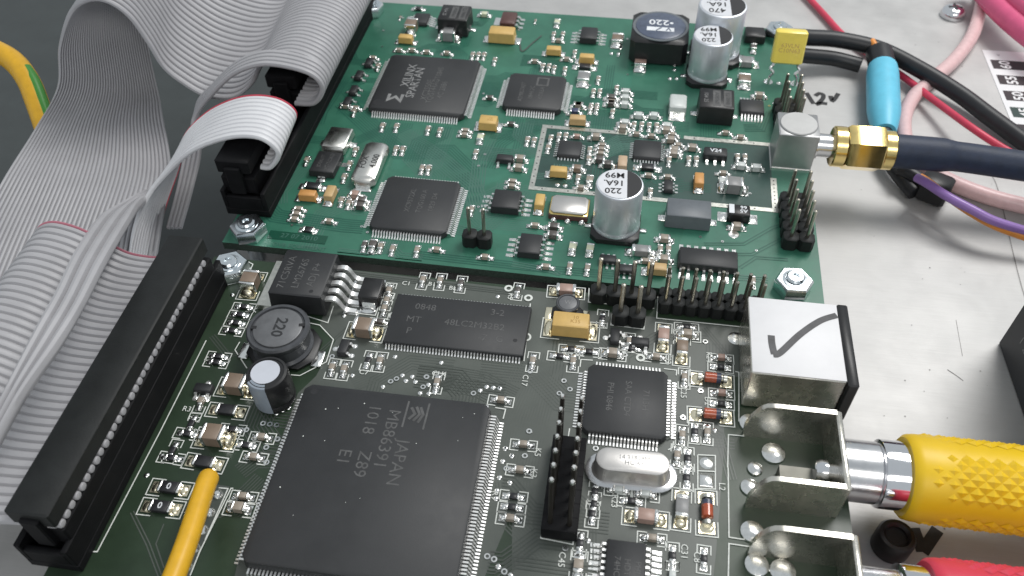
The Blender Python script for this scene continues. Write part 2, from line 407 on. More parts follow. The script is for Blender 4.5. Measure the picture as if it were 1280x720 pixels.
UPPER_PARTS = [
  ('r08',-29.0,93.87,0,''), ('c04',-32.26,89.47,1,''), ('c1210b',-28.37,84.68,1,''), ('tA',-28.4,79.64,0,'y'), ('c1210g',-19.17,82.36,0,''), 
  ('c06',-29.08,75.78,0,''), ('c06',-26.2,76.16,0,''), ('c06',-22.79,75.83,0,''), ('c06',-18.25,76.0,0,''), ('c06',-12.47,75.99,1,''), 
  ('c06',-11.22,76.15,1,''), ('c06',-9.96,76.2,1,''), ('c06',-7.26,74.49,1,''), ('led',-13.01,93.07,0,''), ('sot',-34.24,69.84,1,''), 
  ('sot',-35.05,64.84,1,''), ('sot',-34.63,59.35,1,''), ('sot',-34.74,55.16,1,''), ('c06',-32.04,69.03,1,''), ('c06',-33.96,71.95,0,''), 
  ('c06d',-5.96,60.86,0,''), ('c06',-32.57,53.58,0,''), ('c04',-0.86,92.01,1,''), ('led',4.25,91.66,1,''), ('c06',4.11,86.53,1,''), 
  ('c06',6.15,86.8,1,''), ('c06',5.42,84.2,0,''), ('tA',5.03,79.26,0,'y'), ('c06',8.11,77.12,0,''), ('c06',9.62,79.69,1,''), ('tA',12.53,77.16,0,'y'), 
  ('r12',12.34,74.77,0,''), ('c11g',12.56,70.19,1,''), ('c06',3.4,73.57,1,''), ('c06',4.69,73.69,1,''), ('c06',5.92,73.16,1,''), 
  ('c06',8.28,72.91,1,''), ('c06',1.39,75.34,0,''), ('c11b',18.5,85.98,1,''), ('c11p',24.08,77.41,1,''), ('c06',15.67,70.4,1,''), 
  ('c06',15.08,65.68,1,''), ('c06',16.37,65.85,1,''), ('c06',19.75,67.55,1,''), ('c08d',18.93,64.01,0,''), ('c08d',19.04,61.93,0,''), 
  ('c08w',21.7,66.4,0,''), ('c08w',21.73,64.28,0,''), ('c08w',21.77,61.99,0,''), ('c08',12.46,60.41,0,''), ('c06',15.12,60.58,1,''), 
  ('c06',16.23,60.73,1,''), ('c08d',48.19,86.7,1,''), ('c11g',46.45,80.68,0,''), ('c11b',45.93,73.83,1,''), ('c08',48.83,68.89,0,''), 
  ('c06',-37.15,36.13,1,''), ('c06',-28.68,40.29,1,''), ('c06',-28.62,36.05,1,''), ('c06',-28.53,32.3,1,''), ('tA',-33.37,25.8,0,'o'), 
  ('r12',-33.66,28.99,0,''), ('tA',-29.43,26.86,1,'t'), ('c06',-27.09,25.85,1,''), ('c06',-25.61,25.45,1,''), ('c08p',-25.0,27.67,0,''), 
  ('c08d',-23.41,26.32,0,''), ('c08d',-23.27,24.83,0,''), ('c06',-20.97,41.73,1,''), ('c06',-19.64,41.77,1,''), ('c06',-14.58,36.8,1,''), 
  ('c06',-13.38,36.87,1,''), ('c06',-25.5,48.5,1,''), ('c06',-22.67,48.69,1,''), ('c06',-16.17,48.69,1,''), ('c06',-13.76,48.54,1,''), 
  ('c06',-32.56,52.48,1,''), ('c06',-34.86,53.98,0,''), ('r08',-30.8,17.75,0,''), ('c06',-34.17,22.6,0,''), ('c06',-34.12,21.29,0,''), 
  ('c06',-34.04,19.9,0,''), ('c06',-27.71,20.24,0,''), ('c06d',-19.77,15.32,1,''), ('c08d',-18.25,15.44,1,''), ('c06',-16.88,15.41,1,''), 
  ('c06',-14.68,15.1,1,''), ('c06',-10.43,15.4,1,''), ('c06',-7.14,16.03,0,''), ('c06',-3.11,26.82,1,''), ('tB',-4.5,51.54,0,'y'), 
  ('led',-5.37,47.4,1,''), ('c06',-8.75,49.29,0,''), ('c06',-8.72,47.94,0,''), ('c06',-5.38,42.75,1,''), ('c06d',-0.12,52.63,0,''), 
  ('c08',12.52,60.42,0,''), ('c08k',12.0,58.19,0,''), ('tA',12.92,55.08,0,'t'), ('c06',15.03,59.89,1,''), ('c06',16.3,59.96,1,''), 
  ('c08',19.07,62.24,0,''), ('c06',19.58,59.24,1,''), ('c08w',22.26,55.93,0,''), ('c08',21.95,54.17,0,''), ('c06',8.32,49.09,1,''), 
  ('c06',8.2,46.24,1,''), ('c06',9.82,50.1,1,''), ('c06',11.12,50.28,1,''), ('c06p',13.31,50.49,0,''), ('c08',17.04,50.7,0,''), 
  ('c06',16.2,46.56,1,''), ('c06',16.31,44.02,1,''), ('c06',18.43,48.45,0,''), ('c06',18.37,47.19,0,''), ('c06',18.37,45.85,0,''), 
  ('c08d',18.31,43.83,0,''), ('c08d',19.97,42.63,0,''), ('tA',22.73,42.81,1,'p'), ('tA',11.14,38.78,0,'y'), ('c08b',14.44,40.62,0,''), 
  ('c06',14.89,38.08,1,''), ('c08',17.08,37.6,1,''), ('c06',15.64,35.54,0,''), ('sotb',0.5,41.36,0,''), ('c08',3.34,42.03,0,''), 
  ('c08',3.47,39.36,0,''), ('c06',2.95,35.47,0,''), ('c06',3.03,34.11,0,''), ('c06',3.89,48.0,1,''), ('c06',5.2,47.94,1,''), ('c08w',24.81,58.72,0,''), 
  ('c08w',27.86,59.04,0,''), ('c06',24.14,55.61,1,''), ('c06',25.61,55.76,1,''), ('c06',27.08,55.77,1,''), ('c06',28.55,55.87,1,''), 
  ('c06',24.76,52.78,0,''), ('c06',27.68,52.61,0,''), ('c08w',30.56,56.04,0,''), ('c08',30.47,54.61,0,''), ('c06',31.71,53.59,0,''), 
  ('c08',31.45,51.79,0,''), ('c06',32.9,50.45,0,''), ('c08',32.27,48.73,0,''), ('c08',32.16,47.48,0,''), ('c06',31.36,45.57,1,''), 
  ('c08',35.64,49.89,0,''), ('c06',35.05,46.31,1,''), ('c06',36.45,46.41,1,''), ('c06',44.14,48.25,1,''), ('c06',45.53,48.35,1,''), 
  ('c08w',44.73,45.64,0,''), ('c08w',47.47,45.45,0,''), ('c06',41.95,55.58,0,''), ('c06',44.81,54.63,0,''), ('r12',27.47,43.03,0,''), 
  ('c06',27.79,40.66,0,''), ('c06',28.33,36.07,1,''), ('c06',31.27,40.72,0,''), ('sot6',31.53,37.85,0,''), ('tA',36.97,39.8,1,'o'), 
  ('c06',41.45,43.22,0,''), ('c08w',41.26,40.48,1,''), ('c1210g',43.19,39.12,0,''), ('c08',43.69,28.92,0,''), ('c08',31.35,24.1,0,''), 
  ('c12g',27.6,20.43,0,''), ('c06',30.78,21.56,1,''), ('c06',32.16,21.76,1,''), ('c08',31.47,19.13,0,''), ('c06',28.41,18.38,0,''), 
  ('tA',30.41,16.28,0,'t'), ('c06',46.11,16.31,1,''), ('c06',29.29,18.22,1,''), ('tA',8.83,29.9,1,'y'), ('c06',8.76,24.35,0,''), 
  ('c08d',12.08,24.31,0,''), ('c08d',12.21,22.24,0,''), ('led',15.95,19.81,1,''), ('led',18.92,19.87,1,''), ('c06',15.97,15.18,1,''), 
  ('c06',18.93,15.25,1,''), ('c06',11.98,14.67,0,''), ('c06',1.41,15.47,0,''), ('sot6',22.14,17.65,1,''), ('sot6',25.09,15.82,1,''), 
]
LOWER_PARTS = [
  ('c1210b',-36.06,4.38,1,''), ('r06',-35.67,-0.39,0,''), ('r06',-35.75,-2.08,0,''), ('r06',-35.72,-3.83,0,''), ('r06',-35.77,-5.47,0,''), 
  ('c1210b',-14.54,-2.85,0,''), ('c06d',-12.64,-0.71,0,''), ('c06',-12.86,6.1,1,''), ('c06',-12.69,3.89,1,''), ('c06',-12.63,2.17,1,''), 
  ('c1210b',-30.84,-16.07,0,''), ('r12',-30.84,-20.16,0,''), ('c1210b',-30.65,-25.0,0,''), ('r12',-30.77,-28.92,0,''), ('r12z',-33.91,-33.4,0,''), 
  ('r12z',-33.91,-36.31,0,''), ('sot',-35.6,-17.09,0,''), ('c06',-35.2,-19.14,1,''), ('r06',-35.96,-10.69,0,''), ('r06',-35.86,-11.85,0,''), 
  ('r06',-35.18,-23.04,1,''), ('r06',-35.17,-24.71,0,''), ('r06',-28.92,-23.09,0,''), ('c06',-24.14,-23.87,0,''), ('r06',-26.01,-25.39,0,''), 
  ('c06',-24.16,-27.17,0,''), ('c06',-23.43,-33.24,0,''), ('c08',-23.32,-35.0,0,''), ('r06',-36.07,-27.71,1,''), ('r06',-35.8,-28.82,0,''), 
  ('c06',-7.8,9.14,1,''), ('c06',-4.91,9.35,1,''), ('c06d',-1.37,9.2,1,''), ('r06',-12.61,-8.34,1,''), ('c06',-10.68,-8.32,1,''), 
  ('c06',-17.64,-10.55,1,''), ('c06',-15.73,-10.58,1,''), ('sot',-16.86,-6.73,1,''), ('c06',-1.14,-11.06,1,''), ('c06',8.83,-12.97,0,''), 
  ('c06d',8.22,8.87,1,''), ('c12p',16.1,9.69,0,''), ('tC',17.64,1.85,0,'y'), ('c06',12.55,-5.2,1,''), ('c06',18.68,-4.44,1,''), 
  ('r06',16.53,-3.62,0,''), ('r06',18.1,-2.03,0,''), ('r06',20.9,-2.16,0,''), ('c08',24.55,-2.17,0,''), ('r06',22.45,4.83,1,''), 
  ('c12p',32.14,2.12,1,''), ('c12b',35.04,0.11,1,''), ('c08',35.85,3.1,0,''), ('sot',28.58,0.44,0,''), ('c06',26.94,0.56,1,''), 
  ('c06',31.18,-1.92,0,''), ('c06p',41.0,-0.75,0,''), ('r06',40.91,-2.46,0,''), ('sot',24.68,1.07,1,''), ('r06',27.38,-0.64,0,''), 
  ('r06',35.73,4.81,0,''), ('melf',39.51,-5.09,0,''), ('melf',39.35,-11.55,0,''), ('c06p',40.96,-7.35,0,''), ('r06',40.87,-9.21,0,''), 
  ('r06',37.1,-14.57,1,''), ('c06',38.8,-14.53,1,''), ('c06',35.48,-5.25,1,''), ('c06',35.28,-15.46,1,''), ('c06',34.65,-18.86,1,''), 
  ('r06',36.15,-19.08,1,''), ('c12g',35.35,-26.93,1,''), ('c12p',30.71,-28.88,0,''), ('r06',36.01,-22.17,1,''), ('c06w',26.9,-25.31,0,''), 
  ('c06w',30.53,-25.49,0,''), ('r06',28.71,-26.66,0,''), ('c06',31.66,-31.69,0,''), ('r06',34.33,-33.69,1,''), ('r06',38.29,-33.54,1,''), 
  ('c06w',34.34,-36.32,1,''), ('r06',23.79,-25.92,1,''), ('r06',23.79,-27.83,1,''), ('r06',23.67,-29.27,1,''), ('r06',22.48,-33.59,1,''), 
  ('c08',22.55,-36.72,1,''), ('melf',38.66,-26.96,1,''), ('c06',13.18,-20.01,0,''), ('c06',13.24,-24.11,0,''), ('r06',12.95,-28.16,0,''), 
  ('r06',12.95,-29.74,0,''), ('c06',13.01,-31.44,0,''), 
]
PANEL_Z = -8.0
# ---------------------------------------------------------------- the panel under everything
b = MB(); b.prism([(330,-200),(330,420),(-46.5,420),(-46.5,-38),(-420,-38),(-420,-200)], PANEL_Z-2, PANEL_Z)
panel = put('aluminium_panel', b.mesh('panel','panel'), kind='structure')
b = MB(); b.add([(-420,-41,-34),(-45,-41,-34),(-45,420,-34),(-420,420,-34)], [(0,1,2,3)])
put('shade_floor', b.mesh('shade_floor','floor_shade_tone'), kind='structure')  # added sheet, dark and sunk deep to give the shade at the left
def ink(name, strokes, w, mt, z=PANEL_Z+.05, parent=panel, label=None):
    b = MB()
    for i, st in enumerate(strokes): b.strip([p[:2] for p in (curve([(q[0],q[1],0) for q in st], 5) if len(st) > 2 else [Vector((q[0],q[1],0)) for q in st])], w, z+.01*i)
    return put(name, b.mesh(name, mt), parent, label=label)
ink('handwriting', [[(62.47,83.52,-8.0),(63.14,81.17,-8.0),(63.67,79.44,-8.0)], [(64.29,82.52,-8.0),(65.24,83.55,-8.0),(66.06,83.04,-8.0),(65.74,81.49,-8.0),(64.54,79.54,-8.0),(65.43,79.95,-8.0),(66.61,79.8,-8.0)], [(67.6,82.93,-8.0),(67.94,81.15,-8.0),(69.44,84.07,-8.0)]], 1.0, 'marker_ink', label='black handwritten 12v')
ink('handwriting', [[(68.61,-20.93,-8.0),(69.21,-24.43,-8.0)], [(69.21,-24.43,-8.0),(71.88,-20.72,-8.0)]], 1.7, 'marker_ink')
ink('panel_seam', [[(96.29,66.71,-8.0),(96.32,60.33,-8.0),(96.7,54.53,-8.0),(95.04,32.38,-8.0),(94.68,21.03,-8.0)]], .2, 'scratch')
ink('scratch', [[(78.55,8.3,-8.0),(79.82,7.18,-8.0),(80.63,6.34,-8.0)]], .16, 'scratch')
ink('scratch', [[(82.03,19.36,-8.0),(81.53,11.5,-8.0)]], .07, 'scratch')
b = MB(); rs = random.Random(3)
for i in range(90): b.disc(rs.uniform(58,110), rs.uniform(-30,120), rs.choice((.05,.07,.09,.14)), PANEL_Z+.06, 7)
put('specks_of_dirt', b.mesh('specks','scratch'), panel, kind='stuff')
# ---------------------------------------------------------------- boards
upper = thing('green_circuit_board', 'bright green circuit board behind, with two silver cans and a yellow box capacitor', 'circuit board', (0,0,UZ), YAW)
lower = thing('dark_circuit_board', 'dark green circuit board in front carrying the largest square black chip', 'circuit board')
def slab(name, x0, x1, y0, y1, mt, parent):
    b = MB(); b.box(x0, x1, y0, y1, -1.6, -.02, 1); b.add([(x0,y0,0),(x1,y0,0),(x1,y1,0),(x0,y1,0)], [(0,1,2,3)], 0)
    b.add([(x0,y0,-.02),(x1,y0,-.02),(x1,y1,-.02),(x0,y1,-.02),(x0,y0,0),(x1,y0,0),(x1,y1,0),(x0,y1,0)], [(0,1,5,4),(1,2,6,5),(2,3,7,6),(3,0,4,7)], 1)
    return put(name, b.mesh(name, [mt,'laminate']), parent)
slab('board_panel', -45, 57.4, 12.9, 96.2, 'mask_green', upper)
slab('board_panel', -45, 57.4, -95, 10.2, 'mask_dark', lower)
UB = (-44.5, 57, 13.4, 95.8); LB = (-44.5, 57, -60, 9.8)
# darker ground-free field and the tinned shield track round it
b = MB(); b.add([(7.0,35.0,.0105),(50.4,35.0,.0105),(50.4,53.2,.0105),(7.0,53.2,.0105)], [(0,1,2,3)])
put('shielded_field', b.mesh('field','mask_shielded'), upper)
b = MB()
for x0,x1,y0,y1 in ((6.1,22.9,52.8,53.8),(34.0,51.2,53.0,54.0),(6.1,7.1,34.1,52.79),(7.11,50.1,34.1,35.1),(50.1,51.2,34.1,43.5)): b.box(x0,x1,y0,y1,0.0,.12)
trk = put('shield_track', b.mesh('shield_track','tin_dull'), upper, label='tinned shield track framing the small chips')
b = MB()
for i in range(9): b.disc(8.6+i*4.8, 34.6, .16, .135, 8); b.disc(6.6, 36+i*1.9, .16, .135, 8)
for i in range(4): b.disc(8+i*3.8, 53.3, .16, .135, 8); b.disc(36+i*3.8, 53.5, .16, .135, 8)
for i in range(8): b.disc(50.65, 35.4+i*1.05, .14, .135, 8)
put('track_holes', b.mesh('track_holes','print_black'), trk, kind='stuff')
# copper traces under the mask
def clip(p, B): return (min(max(p[0],B[0]),B[1]), min(max(p[1],B[2]),B[3]))
BUNDLES = [0]
def bundle(mb, pts, n, pitch, w, B, mi=0):
    BUNDLES[0] += 1; z = .012+.0016*(BUNDLES[0] % 44)   # every bundle on its own level: no two faces share a plane
    P = [Vector((q[0],q[1])) for q in pts]
    for k in range(n):
        o = (k-(n-1)/2)*pitch; line = []
        for i, p in enumerate(P):
            d0 = (p-P[i-1]).normalized() if i else (P[1]-P[0]).normalized()
            d1 = (P[i+1]-p).normalized() if i < len(P)-1 else d0
            bis = (Vector((-d0.y,d0.x))+Vector((-d1.y,d1.x))).normalized(); cs = max(.5, bis.dot(Vector((-d0.y,d0.x))))
            q = p+bis*o/cs; line.append(clip(q, B))
        if all((Vector(line[i+1])-Vector(line[i])).length > .05 for i in range(len(line)-1)): mb.strip(line, w, z, mi)
def fanout(mb, c, w, h, B, r, n_groups=2, mi=0, ext=1.6, lens=(3,12)):
    for sx, sy in ((1,0),(-1,0),(0,1),(0,-1)):
        span = (h if sx else w)-2
        for g in range(n_groups):
            n = r.randint(4, 9); off = r.uniform(-span/2+2, span/2-2)
            p0 = Vector((c[0]+sx*(w/2+ext)+(off if sy else 0), c[1]+sy*(h/2+ext)+(off if sx else 0))); d = Vector((sx,sy)); t = Vector((-sy,sx))*r.choice((-1,1))
            p1 = p0+d*r.uniform(.8,3); p2 = p1+(d+t)*r.uniform(1.5,5); p3 = p2+(d if r.random() < .5 else t)*r.uniform(*lens)
            bundle(mb, [p0,p1,p2,p3], n, .5, .17, B, mi)
rt = random.Random(11)
tb = MB()
for k in ('tq100','xil','ad','qfn1','qfn2'): fanout(tb, A[k][:2], A[k][2], A[k][3], UB, rt, 3, rt.randint(0,1))
for pts, n in (([(-35.77,55.81),(-26.5,47.03),(-20.17,41.55),(-10.92,42.83),(-5.91,37.5),(-3.95,27.63)],9),([(-21.74,47.69),(-12.96,41.32),(-4.41,33.78),(-1.72,27.52)],8),([(-41.2,23.46),(-37.89,20.68),(-24.95,19.99),(-21.29,20.1)],7),
               ([(-1.41,25.86),(4.0,28.33),(6.15,33.46)],4),([(-6.45,22.0),(-0.57,21.41),(2.78,26.87)],5),([(-10.53,14.81),(-2.08,14.67),(14.4,14.58),(25.12,14.83)],4),([(-49.39,84.91),(-38.62,71.28)],6),
               ([(41.56,22.29),(46.25,22.96),(51.1,27.18),(52.48,27.77)],2),([(38.18,24.34),(44.96,25.31),(49.87,30.02),(51.27,30.84)],2),([(44.18,19.44),(46.89,22.29),(52.19,22.48)],2),([(19.91,64.2),(25.04,60.75),(29.86,60.86)],6),
               ([(-2.37,39.18),(-1.34,46.66),(0.58,49.46),(8.99,58.56)],6),([(45.65,58.25),(48.76,58.67),(50.21,64.18)],5),([(-3.22,52.86),(-4.32,41.3),(-3.34,32.12)],6),([(-37.21,34.32),(-39.41,27.05),(-38.28,23.87)],6),
               ([(-38.58,65.09),(-39.71,51.93),(-39.26,47.92)],7),([(6.17,14.91),(13.07,14.39),(14.56,13.31)],3),([(32.91,18.76),(40.88,17.11),(48.69,17.32)],3),([(-24.82,89.88),(-13.4,89.6),(-12.2,93.3)],4)):
    bundle(tb, pts, n, .52, .2, UB, rt.randint(0,1))
put('copper_traces', tb.mesh('traces_upper', ['trace_green','trace_pale']), upper, kind='stuff')
tb = MB()
for k in ('main','lq80'): fanout(tb, A[k][:2], A[k][2], A[k][3], LB, rt, 3 if k == 'main' else 2, rt.randint(0,1))
for pts, n in (([(13.03,-3.1),(12.42,-7.81),(10.83,-15.28),(10.72,-20.71)],14),([(15.51,-5.11),(14.64,-11.93),(13.86,-20.28),(13.06,-30.34)],10),([(-2.25,-9.79),(5.23,-10.28),(10.42,-12.5)],12),([(-10.9,-10.19),(-14.01,-12.57)],9),
               ([(-25.36,-29.54),(-23.8,-27.4),(-21.0,-27.02)],7),([(-24.24,-35.51),(-22.94,-32.93),(-21.6,-30.28)],9),([(-37.68,-37.37),(-33.54,-41.41),(-30.12,-45.3)],2),([(-32.64,-38.43),(-32.49,-41.26),(-30.06,-44.22)],1),
               ([(12.36,-25.6),(14.28,-31.33),(19.0,-35.19)],12),([(-20.56,-7.59),(-17.14,-1.42),(-13.53,-0.1)],2),([(38.47,5.14),(41.5,0.71),(42.07,-0.77)],3),([(20.76,-26.89),(23.1,-28.95),(23.69,-35.62)],6),([(36.13,-11.84),(40.65,-14.63),(42.15,-21.5)],4),
               ([(-38.62,-6.77),(-34.59,-10.26),(-33.01,-9.26)],3),([(-22.97,9.36),(-9.0,8.96),(7.3,8.57)],3)):
    bundle(tb, pts, n, .42, .16, LB, rt.randint(0,1))
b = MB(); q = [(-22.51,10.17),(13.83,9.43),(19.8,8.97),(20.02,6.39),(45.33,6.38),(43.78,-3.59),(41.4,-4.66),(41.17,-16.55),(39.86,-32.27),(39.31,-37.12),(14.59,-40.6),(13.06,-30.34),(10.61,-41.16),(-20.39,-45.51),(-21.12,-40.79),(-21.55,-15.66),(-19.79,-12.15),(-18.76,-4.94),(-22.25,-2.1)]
b.add([(t[0],t[1],.008) for t in q], [tuple(range(len(q)))[::-1]]); put('copper_pour', b.mesh('pour','sheen_olive'), lower)  # patch with the board's reflected sheen painted into its colour
put('copper_traces', tb.mesh('traces_lower', ['trace_dark','trace_olive']), lower, kind='stuff')
b = MB()
for q in ([(-21.07,41.92),(-18.92,44.23),(-16.74,40.55),(-18.86,36.4),(-20.67,36.15)], [(-15.29,39.78),(-12.96,41.32),(-10.16,39.28),(-14.22,36.57)], [(-1.72,27.52),(4.44,25.63),(11.67,25.2),(12.14,21.61),(-0.65,21.8)], [(11.88,23.59),(19.55,24.28),(20.03,19.2),(12.44,19.28)], [(-6.71,49.75),(1.95,50.94),(7.72,55.69),(7.83,42.99),(-2.81,33.32)], [(14.74,75.27),(22.6,73.28),(22.54,61.78),(14.34,62.05)], [(35.31,31.06),(49.96,32.1),(49.06,26.89),(34.11,23.76)], [(2.83,18.29),(6.99,18.5),(7.25,15.06),(3.15,14.85)]):
    n = len(q); b.add([(t[0],t[1],.004+.0008*len(b.f)) for t in q], [tuple(range(n))[::-1]])
put('copper_pours', b.mesh('pours','pour_pale'), upper, kind='stuff')
# ---------------------------------------------------------------- small parts soldered to the boards
SIZE = {'c04':(1.0,.5,.5),'c06':(1.6,.85,.8),'c08':(2.0,1.25,1.1),'c12':(3.2,1.7,1.4),'c11':(3.2,2.5,1.4),'c1210':(3.3,2.6,2.3),'r06':(1.6,.85,.45),'r08':(2.0,1.25,.55),'r12':(3.1,1.6,.8),
        'tA':(3.3,1.75,1.7),'tB':(3.7,2.9,2.0),'tC':(6.0,3.2,2.7),'led':(2.0,1.25,.9)}
TONE = {'':'ceramic_tan','d':'ceramic_dark','w':'ceramic_white','b':'ceramic_brown','p':'ceramic_pink','g':'ceramic_grey','k':'ceramic_navy'}
TANT = {'y':'tantalum_yellow','o':'tantalum_orange','t':'tantalum_tan','p':'tantalum_pink','':'tantalum_yellow'}
def split_kind(k):
    for base in ('c1210','c11','c04','c06','c08','c12','r06','r08','r12','tA','tB','tC','led'):
        if k.startswith(base): return base, k[len(base):]
    return k, ''
def ceramic(L, W, H, t):
    def fn(b):
        b.cbox(0,0,H/2+.04,L-2*t,W*.97,H*.97,.05,0)
        for s in (-1,1): b.cbox(s*(L/2-t/2),0,H/2+.05,t,W,H,.07,1)
    return fn
class Joints:
    def __init__(s): s.mb = MB(); s.n = 0
    def pad(s, x, y, rot, d0, d1, w, hgt, mi=0):
        # solder pad with a fillet climbing towards the part's end
        c, n = (math.cos(rot), math.sin(rot)), (-math.sin(rot), math.cos(rot))
        s.n += 1; lift = .055+.0012*(s.n % 60)
        for sg in (-1,1):
            def P(d, e, z): return (x+c[0]*d*sg+n[0]*e, y+c[1]*d*sg+n[1]*e, z+lift)
            k = w/2; mid = d0+(d1-d0)*.35
            s.mb.add([P(d0,-k,.03),P(d1,-k,.03),P(d1,k,.03),P(d0,k,.03)], [(0,1,2,3)] if sg > 0 else [(3,2,1,0)], mi)
            cx_, rx = (d0+d1)/2+.05, (d1-d0)/2*.92; rings = []
            for rr, zz in ((1,.035),(.9,hgt*.34),(.66,hgt*.62),(.3,hgt*.78)):
                rings.append([P(cx_-(1-rr)*rx*.5+rx*rr*math.cos(2*math.pi*i/10)*sg, k*rr*math.sin(2*math.pi*i/10)*.95, zz) for i in range(10)])
            s.mb.loft(rings, mi, False, True)
def place(parts, board, J, silk, is_lower):
    for k, x, y, r, col in parts:
        base, suf = split_kind(k); rz = (math.pi/2 if r else 0)+random.uniform(-.03,.03)
        if base in SIZE:
            L, W, H = SIZE[base]; big = base in ('c11','c12','c1210','r12','tC')
            if base[0] == 'c' or base == 'led':
                tone = TONE[suf] if base != 'led' else 'lamp_lens'
                t = .3*L/1.6 if L < 2.5 else .55
                if base in ('c11','c12','c1210'):
                    me = shared('body_'+base+tone, [tone], lambda b: b.cbox(0,0,H/2+.04,L-2*t,W*.97,H*.97,.08,0))
                    o = put('chip_capacitor', me, board, (x,y,.03), rz)
                    te = shared('terminal_'+base, ['tin'], lambda b: b.cbox(0,0,H/2+.05,t,W,H,.1,0))
                    for s in (-1,1): put('terminal', te, o, (s*(L/2-t/2),0,0))
                else: put('chip_capacitor', shared('cap_'+base+tone, [tone,'tin'], ceramic(L,W,H,t)), board, (x,y,.03), rz)
            elif base[0] == 'r':
                if base == 'r12':
                    me = shared('body_r12', ['resistor_black'], lambda b: b.cbox(0,0,H/2+.04,L-.8,W*.98,H*.9,.06,0)); o = put('chip_resistor', me, board, (x,y,.03), rz)
                    te = shared('terminal_r12', ['tin'], lambda b: b.cbox(0,0,H/2+.05,.42,W,H,.07,0))
                    for s in (-1,1): put('terminal', te, o, (s*(L/2-.21),0,0))
                    if suf == 'z': text('0', 1.3, 'print_white', o, (0,0,H*.95+.05), 0.0, bold=.02)
                else: put('chip_resistor', shared('res_'+base, ['resistor_black','tin'], ceramic(L,W,H,.3*L/1.6)), board, (x,y,.03), rz)
            else:
                me = shared('tant_'+base+col, [TANT[col]], lambda b: b.cbox(0,0,H/2+.12,L,W,H-.1,.14,0,top=.93)); o = put('tantalum_capacitor', me, board, (x,y,.02), rz)
                te = shared('tterm_'+base, ['gold_pad' if base == 'tC' else 'tin'], lambda b: (b.box(0,.12,-W*.32,W*.32,.05,H*.45), b.box(-.3,.12,-W*.32,W*.32,.03,.12)))
                for s in (-1,1): put('terminal', te, o, (s*(L/2+.02),0,0), 0 if s > 0 else math.pi)
                if base != 'tA': text('10\nK35', H*.36, 'tantalum_print', o, (L*.12,0,H+.09), 0.0)
            ex = (.75 if not big else 1.15) if base[0] != 't' else (.9 if base != 'tC' else 1.2)
            gm = 1 if (is_lower and big) or base in ('tC',) else 0
            J.pad(x, y, rz, L/2-.25, L/2+ex*(.85 if L < 1.2 else 1), W*1.05, H*(.62 if base[0] != 't' else .25), gm)
            if is_lower and silk is not None:
                dx, dy = L/2+ex+.35, W/2+.45
                c, s_ = math.cos(rz), math.sin(rz); T = lambda p: (x+c*p[0]-s_*p[1], y+s_*p[0]+c*p[1])
                for sg in (-1,1):
                    silk.strip([T((sg*dx*.35,-dy)),T((sg*dx,-dy)),T((sg*dx,dy)),T((sg*dx*.35,dy))], .15, .10)
        elif base in ('sot','sotb'):
            k2 = 1.0 if base == 'sot' else 1.15
            me = shared('sot'+base, ['chip_black'], lambda b: b.cbox(0,0,.62*k2,2.9*k2,1.5*k2,.95*k2,.1,0,top=.92)); o = put('transistor', me, board, (x,y,0), rz)
            le = shared('sotlead', ['lead'], lambda b: b.loft([[(-.22,d,z),(.22,d,z),(.22,d,z+.13),(-.22,d,z+.13)] for d,z in ((0,.5),(-.25,.5),(-.4,.05),(-.85,.05))]))
            for lx, sd in ((-.95,1),(.95,1),(0,-1)): put('lead', le, o, (lx*k2*sd,-.7*k2*sd,0), 0 if sd > 0 else math.pi)
            for lx, sd in ((-.95,1),(.95,1),(0,-1)):
                c, s_ = math.cos(rz), math.sin(rz); px, py = lx*k2, -sd*1.45*k2
                J.mb.disc(x+c*px-s_*py, y+s_*px+c*py, .45, .035, 10)
        elif base == 'sot6':
            me = shared('sot6', ['chip_black'], lambda b: b.cbox(0,0,.62,1.7,2.9,.95,.1,0,top=.92)); o = put('transistor', me, board, (x,y,0), rz)
            le = shared('sot6lead', ['tin'], lambda b: b.loft([[(d,-.2,z),(d,.2,z),(d,.2,z+.13),(d,-.2,z+.13)] for d,z in ((0,.5),(.3,.5),(.45,.05),(.95,.05))]))
            for sd in (0,1):
                for q in (-.95,0,.95): put('lead', le, o, (.8 if not sd else -.8, q, 0), math.pi*sd)
        elif base == 'melf':
            o = put('glass_diode', shared('melfglass', ['glass_red'], lambda b: b.lathe([(.5,-1.15),(.78,-1.05),(.78,.55),(.78,.6)], 16, (0,0,.85), 'x')), board, (x,y,.03), rz, label='small red glass diode')
            put('cathode_band', shared('melfband', ['diode_blue'], lambda b: b.lathe([(.79,.6),(.79,1.25),(.5,1.35)], 16, (0,0,.85), 'x')), o)
            te = shared('melfend', ['tin_dull'], lambda b: b.lathe([(.3,0),(.35,.35),(.72,.4),(.72,.9),(.5,.95)], 12, (0,0,.75), 'x'))
            for s in (0,1): put('terminal', te, o, (1.25 if not s else -1.2,0,0), math.pi*s)
            J.pad(x, y, rz, 1.3, 3.0, 2.1, .3, 1)
            c, s_ = math.cos(rz), math.sin(rz); T = lambda p: (x+c*p[0]-s_*p[1], y+s_*p[0]+c*p[1])
            for sg in (-1,1): silk.strip([T((sg*1.2,-1.45)),T((sg*3.35,-1.45)),T((sg*3.35,1.45)),T((sg*1.2,1.45))], .16, .105)
JU, JL, SK = Joints(), Joints(), MB()
place(UPPER_PARTS, upper, JU, None, False)
place(LOWER_PARTS, lower, JL, SK, True)
